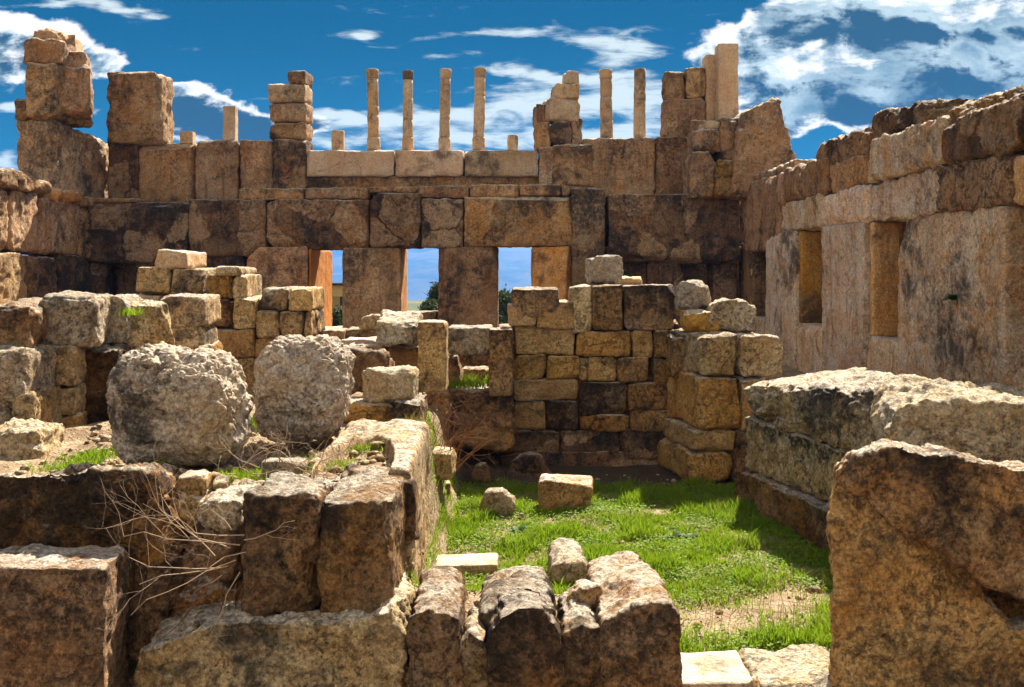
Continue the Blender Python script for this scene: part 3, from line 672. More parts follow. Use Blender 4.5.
for (x0, y0, x1, y1, d, m, l) in [(340, 340, 376, 348, 16.5, PALE, 'low course of pale blocks under the narrow window'),(313, 330, 344, 352, 18, UPPER, 'dark low block beneath the narrow orange window jamb'), (344, 329, 380, 347, 18.2, GOLDP, 'pale low block beneath the stained window pier')]:
    tag(block('footing_block', rect8(x0, y0, x1, y1, d, .8), m, r=.05, amp=.03), l, 'stone block')

# ------------------------------------------------------------------ CENTRE: court wall
items = [
    (512, 289, 560, 317, 2), (509, 305, 537, 326, 1), (536, 302, 576.5, 329, 1), (572, 285.5, 592.5, 332, 0), (592.5, 285, 623.5, 330, 2), (623.5, 285, 676, 331, 2),
    (515.5, 325, 574, 355, 1), (575, 331, 631, 357, 1), (631, 331, 653, 358, 1), (653, 331, 680, 358, 2),
    (512, 354.5, 547, 380, 1), (547, 355, 580, 379, 1), (588, 357, 617, 382, 1), (618, 357.5, 649, 382, 2), (650, 358, 680, 384, 2),
    (512.5, 379, 580, 402, 1), (580, 382, 628, 416, 2), (628, 383, 670, 411, 2), (670, 384, 690, 412, 2),
    (512, 401, 546, 431, 1), (546, 401, 578, 430, 2), (482, 396, 511, 429, 1), (579, 414, 630, 432, 2), (630, 410, 682, 432, 2),
    (578.5, 358, 588.5, 366, 0), (578.5, 366, 588.5, 382, 1), (490, 429, 560, 455, 3), (560, 430, 620, 457, 3), (620, 430, 684, 460, 3), (500, 452, 690, 480, 3)]
cw = wall_of('court_wall', tuple(W(590, 470, 16.3)), 'rubble and squared block wall of golden stone closing the grassy court', items, 16.3, 1.0, [GOLDP, GOLD, BROWN, DARK], r=.04, amp=.03, core=[(514, 320, 680, 475, .1)], dents=.03)
g8 = 'loose stones lying on the court wall'
for (x0, y0, x1, y1, d, t, yaw, m, r, l) in [
    (592, 256, 623.5, 285, 17.0, .5, .2, GREY, .12, 'rounded stone perched alone on the highest part of the court wall'),
    (613, 278, 645, 287, 17.0, .5, 0, PALE, .06, 'thin flat stone on the court wall behind the big corner block'),
    (673, 279, 711, 314, 16.0, .55, -.15, GREY, .15, 'bright tilted cubic boulder at the end of the court wall'),
    (685, 312, 723, 334, 15.6, .6, .1, GOLD, .14, 'golden wedge stone under the bright cubic boulder')]:
    tag(block('loose_stone', rect8(x0, y0, x1, y1, d, t, yaw), m, r=r, amp=.05, dents=.03, knob=.015, jit=.03), l, 'stone', g8)
tag(rock('loose_stone', [(706, 333), (709, 316), (716, 303), (730, 297), (748, 298), (757, 308), (759, 333)], 15.6, .7, GREY, amp=.07, dents=.06, knob=.02), 'rough grey rock with dark front on the return wall, next to the golden wedge', 'stone', g8)
rt = thing('return_wall', (3.2, 15.6, 0), 'short return wall of large blocks at the corner of the grassy court', 'wall')
def ret8(x0, x1, y0, y1, d=15.0, t=1.6, lean=-.35):
    c = rect8(x0, y0, x1, y1, d, t)
    for i in (2, 3, 6, 7): c[i] = c[i] + np.array((lean, 0, 0))
    return c
for (x0, x1, y0, y1, m, r) in [(702, 739, 334, 378, GOLDP, .07), (739, 783, 336, 378, GOLDP, .07), (699, 742, 377.5, 431, GOLD, .06), (742, 775, 377.5, 431, GOLD, .06), (692, 737, 430.5, 452, GOLD, .07), (689, 734, 452, 484, GOLD, .09), (736, 760, 430, 482, BROWN, .1)]:
    block('stone_block', ret8(x0, x1, y0, y1), m, rt, r=r, amp=.04, dents=.03, jit=.012)
block('stone_block', ret8(672, 702, 337, 379, 15.7, 1.0, 0), BROWN, rt, r=.1, amp=.06, dents=.06)

# ------------------------------------------------------------------ RIGHT: stepped block, rocks
sb = thing('stepped_block', (4.3, 12.3, 0), 'massive stained block on a ledge course at the shaded edge of the grass', 'stone block')
def plan8(pl, zb, zt):   # plan: near-left, near-right, far-right, far-left ; z bottom / top (relative to the eye)
    return [(x, y, E + zb[i]) for i, (x, y) in enumerate(pl)] + [(x, y, E + zt[i]) for i, (x, y) in enumerate(pl)]
block('upper_block', plan8([(3.82, 10.6), (4.62, 11.3), (5.25, 14.6), (3.19, 13.9)], (-2.05,) * 4, (-1.28, -1.2, -1.38, -1.58)), CRUST, sb, r=.16, amp=.08, dents=.06, knob=.025, kfreq=5)
block('stone_block', plan8([(3.84, 10.5), (4.62, 11.3), (5.25, 14.6), (3.2, 13.85)], (-2.72,) * 4, (-2.03, -2.03, -2.03, -2.03)), CRUST, sb, r=.06, amp=.05, dents=.04)
block('ledge_block', plan8([(3.72, 10.2), (4.62, 11.3), (5.25, 14.6), (3.08, 14.0)], (-3.4,) * 4, (-2.7, -2.7, -2.72, -2.74)), BROWN, sb, r=.06, amp=.05, dents=.04)
tag(rock('rough_block', [(888, 480), (888, 425), (893, 410), (906, 402), (930, 399), (1030, 404), (1060, 408), (1060, 490), (890, 500)], 9.5, 1.3, GREY, amp=.08, dents=.07, knob=.03, kfreq=5, back=(1.0, .32, .02)),
    'rough pale block with flat bright top wedged between two bigger stones', 'stone block')
cb = thing('craggy_block', tuple(W(920, 680, 7.6)), 'great craggy fissured block with tan side, tallest stone at the near edge of the court', 'stone block')
rock('lower_mass', [(838, 720), (836, 560), (833, 506), (838, 478), (852, 462), (866, 478), (874, 500), (905, 530), (945, 545), (972, 572), (985, 600), (1010, 628), (1060, 632), (1070, 720)], 7.45, .7, GOLD, cb, amp=.05, dents=.07, steps=.02, smooth=3, back=(.98, .2, -.05), plan=lambda x: .3 * max(0, 2.75 - x))
rock('upper_mass', [(848, 478), (856, 462), (876, 455), (890, 446), (904, 448), (925, 458), (950, 456), (985, 464), (1015, 468), (1060, 472), (1070, 640), (1012, 592), (985, 578), (962, 566), (935, 545), (900, 528), (868, 506)], 7.36, .75, BROWN, cb, amp=.06, dents=.07, steps=.03, smooth=3, cuts=14, cutd=.4, back=(.96, .2, -.10), plan=lambda x: .25 * max(0, 2.9 - x))

rock('inner_mass', [(850, 720), (848, 500), (880, 478), (1080, 486), (1080, 720)], 7.62, .75, BROWN, cb, amp=.06, dents=.06, smooth=3, back=(.97, .2, -.06), plan=lambda x: .2 * max(0, 2.75 - x))

# ------------------------------------------------------------------ NEAR LEFT: outcrop, blocks, front row
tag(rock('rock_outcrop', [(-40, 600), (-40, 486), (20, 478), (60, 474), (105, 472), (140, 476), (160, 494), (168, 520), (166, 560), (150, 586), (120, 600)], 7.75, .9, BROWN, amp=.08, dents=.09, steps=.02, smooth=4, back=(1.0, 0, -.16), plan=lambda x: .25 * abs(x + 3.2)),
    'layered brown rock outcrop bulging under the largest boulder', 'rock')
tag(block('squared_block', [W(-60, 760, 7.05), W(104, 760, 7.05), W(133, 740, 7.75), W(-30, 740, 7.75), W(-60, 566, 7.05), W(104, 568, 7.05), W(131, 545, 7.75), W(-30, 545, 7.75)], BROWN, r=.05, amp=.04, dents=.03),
    'large smooth squared block in shade below the layered outcrop', 'stone block')
pb = thing('split_block', tuple(W(317, 628, 7.4)), 'tall dark block split in two halves by a vertical crack, beside the dry branches', 'stone block')
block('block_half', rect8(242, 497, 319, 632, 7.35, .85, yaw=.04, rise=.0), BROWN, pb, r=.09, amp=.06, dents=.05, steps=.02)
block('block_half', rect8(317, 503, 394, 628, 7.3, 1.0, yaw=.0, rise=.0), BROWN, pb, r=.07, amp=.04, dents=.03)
tag(rock('plinth', [(130, 760), (132, 655), (190, 630), (230, 622), (300, 627), (370, 622), (392, 607), (402, 625), (404, 760)], 7.15, 1.0, GOLDP, amp=.06, dents=.08, steps=.03, cuts=16, cutd=.4), 'low golden plinth of bare rock under the split block', 'rock')
for (x0, y0, x1, y1, d, m, l) in [(132, 560, 180, 660, 7.75, BROWN, 'dark lump of rock under the dry branches, against the outcrop'), (176, 520, 246, 590, 7.85, BROWN, 'brown rock behind the dry pale branches'), (170, 580, 246, 650, 7.7, BROWN, 'brown rock low down between the plinth and the dry branches'),
    (160, 500, 205, 535, 8.0, GOLD, 'small tan rock at the top of the earth gap beside the outcrop'), (196, 500, 240, 524, 7.8, GREY, 'pale flat-topped stone above the dry branches')]:
    tag(block('loose_rock', rect8(x0, y0, x1, y1, d, .7, yaw=random.uniform(-.3, .3)), m, r=.2, amp=.08, dents=.08, steps=.03, jit=.03), l, 'rock', 'loose stones')
for (x0, y0, x1, y1, d, t, m, l) in [(258, 462, 302, 480, 8.7, .3, GREY, 'flat pale stone beneath the dry twigs between the great boulders'), (176, 476, 206, 498, 8.15, .25, GOLD, 'small tan stone under the edge of the largest boulder'),
    (60, 470, 104, 486, 8.5, .35, GOLDP, 'flat pale stone in front of the grass tuft by the low wall'), (212, 478, 232, 492, 8.3, .2, GOLDP, 'pale fist-sized stone at the top of the earth gap'), (330, 478, 352, 490, 8.35, .2, GREY, 'small pale stone lying behind the split block')]:
    tag(block('loose_stone', rect8(x0, y0, x1, y1, d, t, yaw=random.uniform(-.4, .4)), m, r=.05, amp=.03, jit=.02, cuts=12, cutd=.5), l, 'stone', 'loose stones')
# carved slab with a curved recess
cs = thing('carved_slab', tuple(W(400, 545, 9)), 'pale slab with a curved recess carved in its top, before the second boulder', 'stone slab')
def carved():
    # top surface as heightfield with an arc-shaped sunk panel
    nx, ny = 90, 110
    x0, x1 = -1.72, -.86; y0, y1 = 8.25, 10.7
    u = np.linspace(0, 1, nx); w = np.linspace(0, 1, ny)
    U, V = np.meshgrid(u, w, indexing='ij')
    Xw = x0 + (x1 - x0) * U + (V - .5) * -.05; Yw = y0 + (y1 - y0) * V
    rr = np.sqrt(((Xw + 1.36) / .34) ** 2 + ((Yw - 8.2) / 1.45) ** 2)
    p = np.stack((Xw.ravel(), Yw.ravel(), 0 * Xw.ravel()), 1)
    nz = fbm(p * 3, 91, 5).reshape(U.shape) * .05
    e = np.minimum(np.minimum(U, 1 - U) * .86, np.minimum(V, 1 - V) * 2.4)
    Zw = E - 1.62 + .02 * V + nz - .16 * sstep(1.06, .94, rr) - .06 * np.clip(1 - e / .06, 0, 1) ** 2
    vt = np.stack((Xw.ravel(), Yw.ravel(), Zw.ravel()), 1)
    I = np.arange(nx * ny).reshape(nx, ny)
    q = [np.stack((I[:-1, :-1].ravel(), I[1:, :-1].ravel(), I[1:, 1:].ravel(), I[:-1, 1:].ravel()), 1)]
    ring = np.concatenate((I[:, 0], I[-1, 1:], I[-2::-1, -1], I[0, -2:0:-1]))
    prev = ring; vs = [vt]; base = len(vt); L = 30
    for k in range(1, L + 1):
        r = vt[ring].copy(); tz = k / L
        r[:, 2] = r[:, 2] * (1 - tz) + .1 * tz
        pn = fbm(np.stack((r[:, 0] * 2.5, r[:, 1] * 2.5, r[:, 2] * 2.5), 1), 95, 5, .6) * .035 * min(1, tz * 4)
        r[:, 0] += np.where(r[:, 0] > -1.29, pn, -pn)
        cur = np.arange(base, base + len(ring)); base += len(ring)
        vs.append(r)
        nxt = np.roll(np.arange(len(ring)), -1)
        q.append(np.stack((prev, cur, cur[nxt], prev[nxt]), 1)); prev = cur
    return np.concatenate(vs), np.concatenate(q)
v, q = carved(); link('slab_body', v, q, GOLDP, cs)
block('front_lip', [W(342, 520, 8.2), W(416, 545, 8.1), W(419, 540, 8.5), W(346, 515, 8.6), W(340, 470, 8.2), W(416, 486, 8.1), W(418, 470, 8.5), W(344, 463, 8.6)], BROWN, cs, r=.04, amp=.03)
# front row of worn stones
tag(rock('foundation', [(398, 800), (400, 668), (430, 655), (470, 650), (520, 652), (570, 645), (610, 650), (660, 655), (672, 800)], 7.2, 1.1, GOLDP, amp=.05, dents=.05, smooth=3, cuts=6), 'low tan foundation stone showing in the gaps of the worn front row', 'stone block')
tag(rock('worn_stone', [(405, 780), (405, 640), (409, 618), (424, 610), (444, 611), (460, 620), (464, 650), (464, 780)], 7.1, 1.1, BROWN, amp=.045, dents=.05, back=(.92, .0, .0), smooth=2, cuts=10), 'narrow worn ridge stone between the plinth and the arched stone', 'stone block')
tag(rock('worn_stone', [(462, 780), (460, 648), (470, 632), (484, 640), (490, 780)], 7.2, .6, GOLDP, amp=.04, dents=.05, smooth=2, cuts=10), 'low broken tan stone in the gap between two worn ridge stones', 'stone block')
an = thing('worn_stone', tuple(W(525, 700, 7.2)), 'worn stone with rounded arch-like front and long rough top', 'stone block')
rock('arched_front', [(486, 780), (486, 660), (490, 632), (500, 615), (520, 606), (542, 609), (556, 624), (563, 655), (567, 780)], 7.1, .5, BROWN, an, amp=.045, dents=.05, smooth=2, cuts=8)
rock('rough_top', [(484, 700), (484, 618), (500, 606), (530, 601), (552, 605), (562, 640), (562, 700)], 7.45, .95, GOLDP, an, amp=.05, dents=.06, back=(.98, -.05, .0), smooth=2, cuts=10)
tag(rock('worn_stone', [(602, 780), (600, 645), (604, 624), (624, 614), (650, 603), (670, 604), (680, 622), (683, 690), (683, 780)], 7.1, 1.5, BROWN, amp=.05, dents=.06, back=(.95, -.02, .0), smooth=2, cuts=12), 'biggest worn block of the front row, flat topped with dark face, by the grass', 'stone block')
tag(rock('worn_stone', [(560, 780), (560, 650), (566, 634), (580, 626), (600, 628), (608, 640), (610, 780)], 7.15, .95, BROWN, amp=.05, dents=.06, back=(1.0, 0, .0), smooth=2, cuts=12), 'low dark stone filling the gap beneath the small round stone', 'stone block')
tag(block('loose_stone', rect8(574, 588, 605, 618, 7.75, .26, yaw=.3), GOLD, r=.09, amp=.05, dents=.03), 'small dark round stone caught between the two widest front blocks', 'stone', 'loose stones')
tag(rock('flat_stone', [(548, 582), (552, 568), (562, 562), (580, 563), (590, 570), (592, 582)], 9.9, .7, GREY, amp=.05, back=(.8, 0, .05)), 'flat pale stone sunk in the grass behind the front row', 'stone', 'loose stones')
tag(block('kerb_slab', [(-1.15, 10.35, -.12), (-.15, 10.45, -.12), (-.15, 10.85, -.12), (-1.15, 10.75, -.12), (-1.15, 10.35, .13), (-.15, 10.45, .12), (-.15, 10.85, .14), (-1.15, 10.75, .14)], PALE, r=.02, amp=.015), 'long narrow pale slab laid at the near edge of the grass', 'stone slab')
tag(block('threshold_slab', [(1.2, 7.6, -.3), (1.85, 7.6, -.3), (1.85, 8.25, -.3), (1.2, 8.2, -.3), (1.2, 7.6, .06), (1.85, 7.6, .06), (1.85, 8.25, .07), (1.2, 8.2, .06)], PALE, r=.03, amp=.01), 'smooth white slab at the front corner of the biggest worn block', 'stone slab')
tag(block('threshold_slab', [(1.86, 7.5, -.3), (2.75, 7.5, -.3), (2.75, 8.35, -.3), (1.86, 8.3, -.3), (1.86, 7.5, .06), (2.75, 7.5, .1), (2.75, 8.35, .1), (1.86, 8.3, .07)], GOLDP, r=.06, amp=.05), 'worn tan slab at the foot of the great craggy block', 'stone slab')
# stones in the grass
tag(block('fallen_block', [(p[0], p[1], p[2] - .12) for p in rect8(538, 473, 592, 516, 13.3, .45, yaw=-.15)], GOLD, r=.05, amp=.03, jit=.04), 'tilted golden block half sunk in the middle of the grass', 'stone block')
for (pts, d, t, m, l) in [
    ([(478, 516), (481, 500), (490, 491), (503, 491), (514, 502), (515, 516)], 13.0, .45, GREY, 'pale pyramid-shaped stone in the grass near the tilted golden block'),
    ([(505, 482), (509, 462), (526, 454), (545, 458), (556, 482)], 15.4, .6, BROWN, 'dark stone lying in the shade at the foot of the court wall'),
    ([(432, 504), (434, 486), (450, 483), (454, 503)], 13.2, .4, GOLD, 'small brown stone at the grass edge under the cut block'),
    ([(622, 510), (625, 502), (634, 501), (639, 509)], 13.6, .25, PALE, 'tiny pale stone at the edge of the wall shadow'),
    ([(468, 484), (474, 468), (486, 463), (492, 484)], 15.0, .4, BROWN, 'small dark stone in shade beside the cut block'),
    ([(515, 520), (517, 513), (524, 513), (526, 520)], 12.9, .2, GREY, 'fist-sized stone close by the pale pyramid-shaped one')]:
    tag(rock('loose_stone', pts, d, t, m, amp=.05, dents=.03, back=(.7, 0, 0)), l, 'stone', 'loose stones')
tag(block('cut_block', rect8(422.5, 453, 452.5, 480, 12.6, .5, yaw=-.1), GOLDP, r=.04, amp=.025), 'small squared block at the grass edge below the thorn bush', 'stone block')

# ------------------------------------------------------------------ rubble on the mound (uncountable)
def rubble():
    vs = []; fs = []; n0 = 0
    ico = bmesh.new(); bmesh.ops.create_icosphere(ico, subdivisions=1, radius=1); iv = np.array([v.co[:] for v in ico.verts]); it = np.array([[v.index for v in f.verts] for f in ico.faces]); ico.free()
    spots = []
    for _ in range(1700):
        if random.random() < .14: x, y = random.uniform(-1.0, 1.3), random.uniform(7.3, 9.2)
        elif random.random() < .72: x, y = random.uniform(-4.6, -1.0), random.uniform(7.75, 11.3)
        elif random.random() < .6: x, y = random.uniform(-.9, 3.4), random.uniform(7.9, 15.8)
        else: x, y = random.uniform(-1.1, .2), random.uniform(8.2, 10.2)
        spots.append((x, y))
    xs = np.array(spots); zs = ground_z(xs[:, 0], xs[:, 1])
    for (x, y), z in zip(spots, zs):
        s = random.choice((.012, .016, .02, .025, .03, .03, .045, .07)) * random.uniform(.7, 1.3)
        if x > -.9 and y > 10: s *= .6
        v = iv * (s * random.uniform(.8, 1.5), s * random.uniform(.8, 1.4), s * random.uniform(.5, .9))
        v = v * (1 + .5 * perlin(iv * 1.9 + x * 31 + y, 4) + .3 * perlin(iv * 3.1 + y * 17, 5))[:, None]
        a = random.uniform(0, 6.3); ca, sa = math.cos(a), math.sin(a)
        v = np.stack((v[:, 0] * ca - v[:, 1] * sa, v[:, 0] * sa + v[:, 1] * ca, v[:, 2]), 1) + (x, y, z + s * .2)
        vs.append(v); fs.append(it + n0); n0 += len(iv)
    return np.concatenate(vs), np.concatenate(fs)
v, q = rubble(); tag(link('rubble', v, q, GOLDP, origin=(0, 0, 0), smooth=False), 'small broken stones scattered over the mound and the court floor', 'rubble', kind='stuff')

# ------------------------------------------------------------------ vegetation
def leaf_mat(name, a, b_, trans=0.35, dry=False):
    m, n, b = new_mat(name)
    geo = n.n.new('ShaderNodeNewGeometry')
    rnd = geo.outputs['Random Per Island']
    c = n.mix(rnd, a, b_)
    c = n.mix(n.step(n.noise(geo.outputs['Position'], 1.6, 4), .35, .65), c, n.mix(.5, c, b_))
    if dry: c = n.mix(n.math('MULTIPLY', n.step(n.noise(geo.outputs['Position'], .9, 6, .65), .50, .66), n.step(rnd, .2, .9)), c, (.30, .27, .06))
    n.put(b.inputs['Base Color'], c); b.inputs['Roughness'].default_value = .6
    tr = n.n.new('ShaderNodeBsdfTranslucent'); n.put(tr.inputs[0], n.mix(.5, c, (.16, .24, .01)))
    ms = n.n.new('ShaderNodeMixShader'); ms.inputs[0].default_value = trans
    n.l.new(b.outputs[0], ms.inputs[1]); n.l.new(tr.outputs[0], ms.inputs[2])
    n.l.new(ms.outputs[0], n.n['Material Output'].inputs['Surface'])
    return m
GRASS = leaf_mat('grass_blade', (.11, .225, .008), (.24, .32, .015), .5, True)
LEAF = leaf_mat('leaf', (.022, .04, .014), (.045, .06, .022), .15)
WEED = leaf_mat('weed_leaf', (.04, .09, .012), (.08, .12, .03), .3)
DRYG = leaf_mat('dry_stalk', (.22, .14, .05), (.30, .2, .08), .3)

def blades(px, py, pz, h, w, rg, bend=.5):
    """three-segment blades, arrays in, one mesh out"""
    k = len(px); a = rg.uniform(0, 2 * np.pi, k); la = rg.uniform(0, 2 * np.pi, k)
    lean = rg.uniform(.05, bend, k) * h
    vs = np.empty((k, 5, 3))
    dx, dy = np.cos(a) * w / 2, np.sin(a) * w / 2
    for j, (t, ww_) in enumerate(((0, 1), (.55, .8))):
        ox, oy = np.cos(la) * lean * t * t, np.sin(la) * lean * t * t
        vs[:, 2 * j] = np.stack((px + ox - dx * ww_, py + oy - dy * ww_, pz + h * t), 1)
        vs[:, 2 * j + 1] = np.stack((px + ox + dx * ww_, py + oy + dy * ww_, pz + h * t), 1)
    vs[:, 4] = np.stack((px + np.cos(la) * lean, py + np.sin(la) * lean, pz + h), 1)
    b0 = (np.arange(k) * 5)[:, None]
    f = np.concatenate((b0 + [0, 1, 3], b0 + [0, 3, 2], b0 + [2, 3, 4]))
    return vs.reshape(-1, 3), f

rg = np.random.default_rng(11)
k = 260000
X = rg.uniform(-1.35, 4.3, k); Y = rg.uniform(8.2, 16.0, k)
PX = 512 + F * X / Y; PY = HY + F * E / Y
p3 = np.stack((X, Y, 0 * X), 1)
dens = .95 * np.ones(k)
nz = fbm(p3 * .9, 61, 4)
dens *= np.clip(.75 + 1.6 * nz, .1, 1)
dens *= sstep(405, 425, PX - (560 - np.minimum(PY, 560)) * .12)
bare = np.exp(-(((PX - 755) / 75) ** 2 + ((PY - 620) / 20) ** 2)); dens *= np.clip(1 - 1.25 * bare, .04, 1)
bare = np.exp(-(((PX - 800) / 45) ** 2 + ((PY - 590) / 18) ** 2)); dens *= 1 - .7 * bare
bare = np.exp(-(((PX - 505) / 14) ** 2 + ((PY - 530) / 16) ** 2)); dens *= 1 - .7 * bare
dens *= sstep(15.1, 14.3, Y + .5 * nz) * np.where((Y < 10.3) & (X < 1.0), .6, 1) * np.where((Y < 10) & (X < .35), .25, 1)
keep = rg.uniform(0, 1, k) < dens
keep &= ~((ground_z(X, Y) > .3) & (X < -.6)) & ~((Y < 9.1) & (X < 1.2) & (rg.uniform(0, 1, len(X)) < .55))
X, Y = X[keep], Y[keep]; p3 = p3[keep]
hgt = (.03 + .06 * rg.uniform(0, 1, len(X)) ** 1.5) * np.clip(1 + 2.4 * fbm(p3 * 1.7 + 8, 63, 3), .4, 2.6)
parts = [blades(X, Y, ground_z(X, Y) - .005, hgt, rg.uniform(.008, .016, len(X)), rg, .9)]
# tufts on the mound
# clover-like little leaves between the blades
kc = 90000; cxx = rg.uniform(-1.2, 4.2, kc); cyy = rg.uniform(8.3, 15.2, kc); pc = np.stack((cxx, cyy, 0 * cxx), 1)
PXc = 512 + F * cxx / cyy; PYc = HY + F * E / cyy
dc = np.clip(.45 + 1.8 * fbm(pc * 1.3 + 5, 71, 4), .03, 1) * sstep(408, 428, PXc - (560 - np.minimum(PYc, 560)) * .12) * np.clip(1 - 1.1 * np.exp(-(((PXc - 755) / 75) ** 2 + ((PYc - 620) / 20) ** 2)), .05, 1) * np.where((cyy < 10) & (cxx < .35), .3, 1) * sstep(15.0, 14.2, cyy)
kk = rg.uniform(0, 1, kc) < dc; cxx, cyy = cxx[kk], cyy[kk]; m_ = len(cxx)
cz_ = ground_z(cxx, cyy) + rg.uniform(.015, .07, m_); cs_ = rg.uniform(.010, .022, m_)
t1 = rg.normal(0, 1, (m_, 3)) * (1, 1, .35); t1 /= np.linalg.norm(t1, axis=1, keepdims=True)
t2 = np.cross(t1, rg.normal(0, .35, (m_, 3)) + (0, 0, 1)); t2 /= np.linalg.norm(t2, axis=1, keepdims=True)
cc = np.stack((cxx, cyy, cz_), 1)
cv5 = np.stack((cc - t1 * cs_[:, None], cc + t2 * cs_[:, None] * .75, cc + t1 * cs_[:, None], cc - t2 * cs_[:, None] * .75), 1).reshape(-1, 3)
b0 = (np.arange(m_) * 4)[:, None]
parts.append((cv5, np.concatenate((b0 + [0, 1, 2], b0 + [0, 2, 3]))))
tufts = [(75, 468, 9.6, .28, 500, .10), (92, 462, 9.9, .2, 300, .12), (248, 405, 11.2, .25, 500, .12), (250, 470, 8.9, .25, 550, .07), (285, 468, 9.0, .22, 450, .06), (318, 467, 9.0, .16, 320, .06), (262, 480, 8.6, .2, 350, .06), (375, 450, 9.6, .14, 240, .07), (355, 448, 9.5, .12, 150, .07), (232, 478, 8.5, .15, 200, .06),
         (468, 384, 16.2, .35, 420, .18), (408, 585, 8.3, .25, 320, .1), (480, 575, 9.3, .28, 300, .08), (560, 590, 8.6, .2, 260, .09), (440, 492, 13, .3, 300, .12), (415, 600, 7.9, .14, 200, .09), (128, 312, 12.3, .14, 140, .1), (150, 470, 8.75, .14, 150, .07), (338, 470, 8.9, .12, 200, .06), (300, 452, 9.3, .14, 140, .07), (400, 480, 8.6, .06, 60, .06), (215, 492, 8.3, .12, 140, .07)]
for (x, y, d, sp, cnt, h) in tufts:
    c = W(x, y, d); tx = c[0] + rg.normal(0, sp * .6, cnt); ty = c[1] + rg.normal(0, sp * .6, cnt)
    gz = ground_z(tx, ty)
    if x in (128, 468): gz = np.full(cnt, c[2] - .03)
    elif x == 408 or x == 415 or x == 560: gz = np.maximum(gz, c[2] - .08)
    parts.append(blades(tx, ty, gz - .005, h * rg.uniform(.5, 1.2, cnt), rg.uniform(.008, .018, cnt), rg, .9))
off = 0; VV = []; FF = []
for v, f in parts: VV.append(v); FF.append(f + off); off += len(v)
tag(link('grass', np.concatenate(VV), np.concatenate(FF), GRASS, origin=(0, 0, 0), smooth=False), 'bright green spring grass covering the court floor and tufts on the rubble', 'grass', kind='stuff')
# dry stalks and small clover leaves
k = 900; cx = np.concatenate((rg.uniform(-1.25, -.75, 500), rg.uniform(1.6, 3.4, 400))); cy = np.concatenate((rg.uniform(10.4, 13, 500), rg.uniform(8.6, 10.4, 400)))
v, f = blades(cx, cy, ground_z(cx, cy), .1 + .12 * rg.uniform(0, 1, k), np.full(k, .006), rg, .8)
tag(link('dry_grass', v, f, DRYG, origin=(0, 0, 0), smooth=False), 'dry straw-coloured stalks along the edges of the green grass', 'dry grass', kind='stuff')

def weed(px, py, d, r, cnt, label, wall=False):
    c = W(px, py, d)
    if not wall: c[2] = float(ground_z(np.array([c[0]]), np.array([c[1]]))[0])
    vs = []; fs = []
    for i in range(cnt):
        a = rg.uniform(0, 6.28); el = rg.uniform(.35, 1.1); L = r * rg.uniform(.6, 1.1); w = L * .17
        dr = np.array((math.cos(a) * math.cos(el), math.sin(a) * math.cos(el), math.sin(el))); sd = np.array((-math.sin(a), math.cos(a), 0))
        b0 = len(vs)
        for t, ww_ in ((0, .3), (.35, 1), (.7, .8), (1, .05)):
            m = c + dr * L * t + np.array((0, 0, -L * .45 * t * t)); vs += [m - sd * w * ww_, m + sd * w * ww_]
        fs += [(b0 + 2 * j, b0 + 2 * j + 1, b0 + 2 * j + 3, b0 + 2 * j + 2) for j in range(3)]
    tag(link('weed', np.array(vs), fs, WEED, origin=tuple(c)), label, 'plant', 'broad-leaved weeds in the grass')
weed(520, 535, 12.1, .22, 26, 'dark broad-leaved weed below the pale pyramid-shaped stone')
weed(672, 538, 11.9, .24, 24, 'broad-leaved weed at the middle of the sunny grass')
weed(690, 536, 12.0, .2, 20, 'smaller broad-leaved weed close to the shaded ledge block')
weed(585, 505, 13.4, .3, 26, 'tall weed growing against the tilted golden block')
weed(735, 523, 12.6, .16, 18, 'small weed at the edge of the massive block shadow')

c_ = weed(953, 300, 13.95, .22, 40, 'dark tuft growing from a hole in the largest cream pier', True)
# twigs
twm, n, b = new_mat('dry_twig'); oi = n.n.new('ShaderNodeObjectInfo')
n.put(b.inputs['Base Color'], n.mix(n.noise(n.n.new('ShaderNodeTexCoord').outputs['Object'], 14, 4), (.46, .33, .21), (.26, .17, .10)))
twd, n, b = new_mat('brown_twig'); b.inputs['Base Color'].default_value = (.2, .085, .035, 1)
def twigs(name, starts, depth, mat, label, seed, cat='dry bush', rad=.008, droop=.0, spread=.6):
    rs = np.random.default_rng(seed); vs = []; fs = []
    def seg(a, b_, r0, r1):
        d = b_ - a; d /= max(np.linalg.norm(d), 1e-6); s1 = np.cross(d, (0.3, .2, .93)); s1 /= np.linalg.norm(s1); s2 = np.cross(d, s1); b0 = len(vs)
        for p, r in ((a, r0), (b_, r1)):
            for k_ in range(5):
                t = k_ * 1.2566; vs.append(p + (s1 * math.cos(t) + s2 * math.sin(t)) * r)
        for k_ in range(5): fs.append((b0 + k_, b0 + (k_ + 1) % 5, b0 + 5 + (k_ + 1) % 5, b0 + 5 + k_))
    def grow(p, d, L, r, lev):
        nseg = 5
        for i in range(nseg):
            d = d + rs.normal(0, .26, 3) + np.array((0, 0, -droop)); d /= np.linalg.norm(d)
            q_ = p + d * L / nseg; r1 = r * .86
            seg(p, q_, r, r1); p, r = q_, r1
            if lev > 0 and i >= 1 and rs.random() < .72:
                d2 = d + rs.normal(0, spread, 3); d2 /= np.linalg.norm(d2)
                grow(p, d2, L * rs.uniform(.4, .65), r * .7, lev - 1)
    for (p, d, L) in starts:
        d = np.array(d, float); grow(np.array(p, float), d / np.linalg.norm(d), L, rad, depth)
    return tag(link(name, np.array(vs), fs, mat), label, cat)
r0 = W(240, 560, 7.25)
_st = []
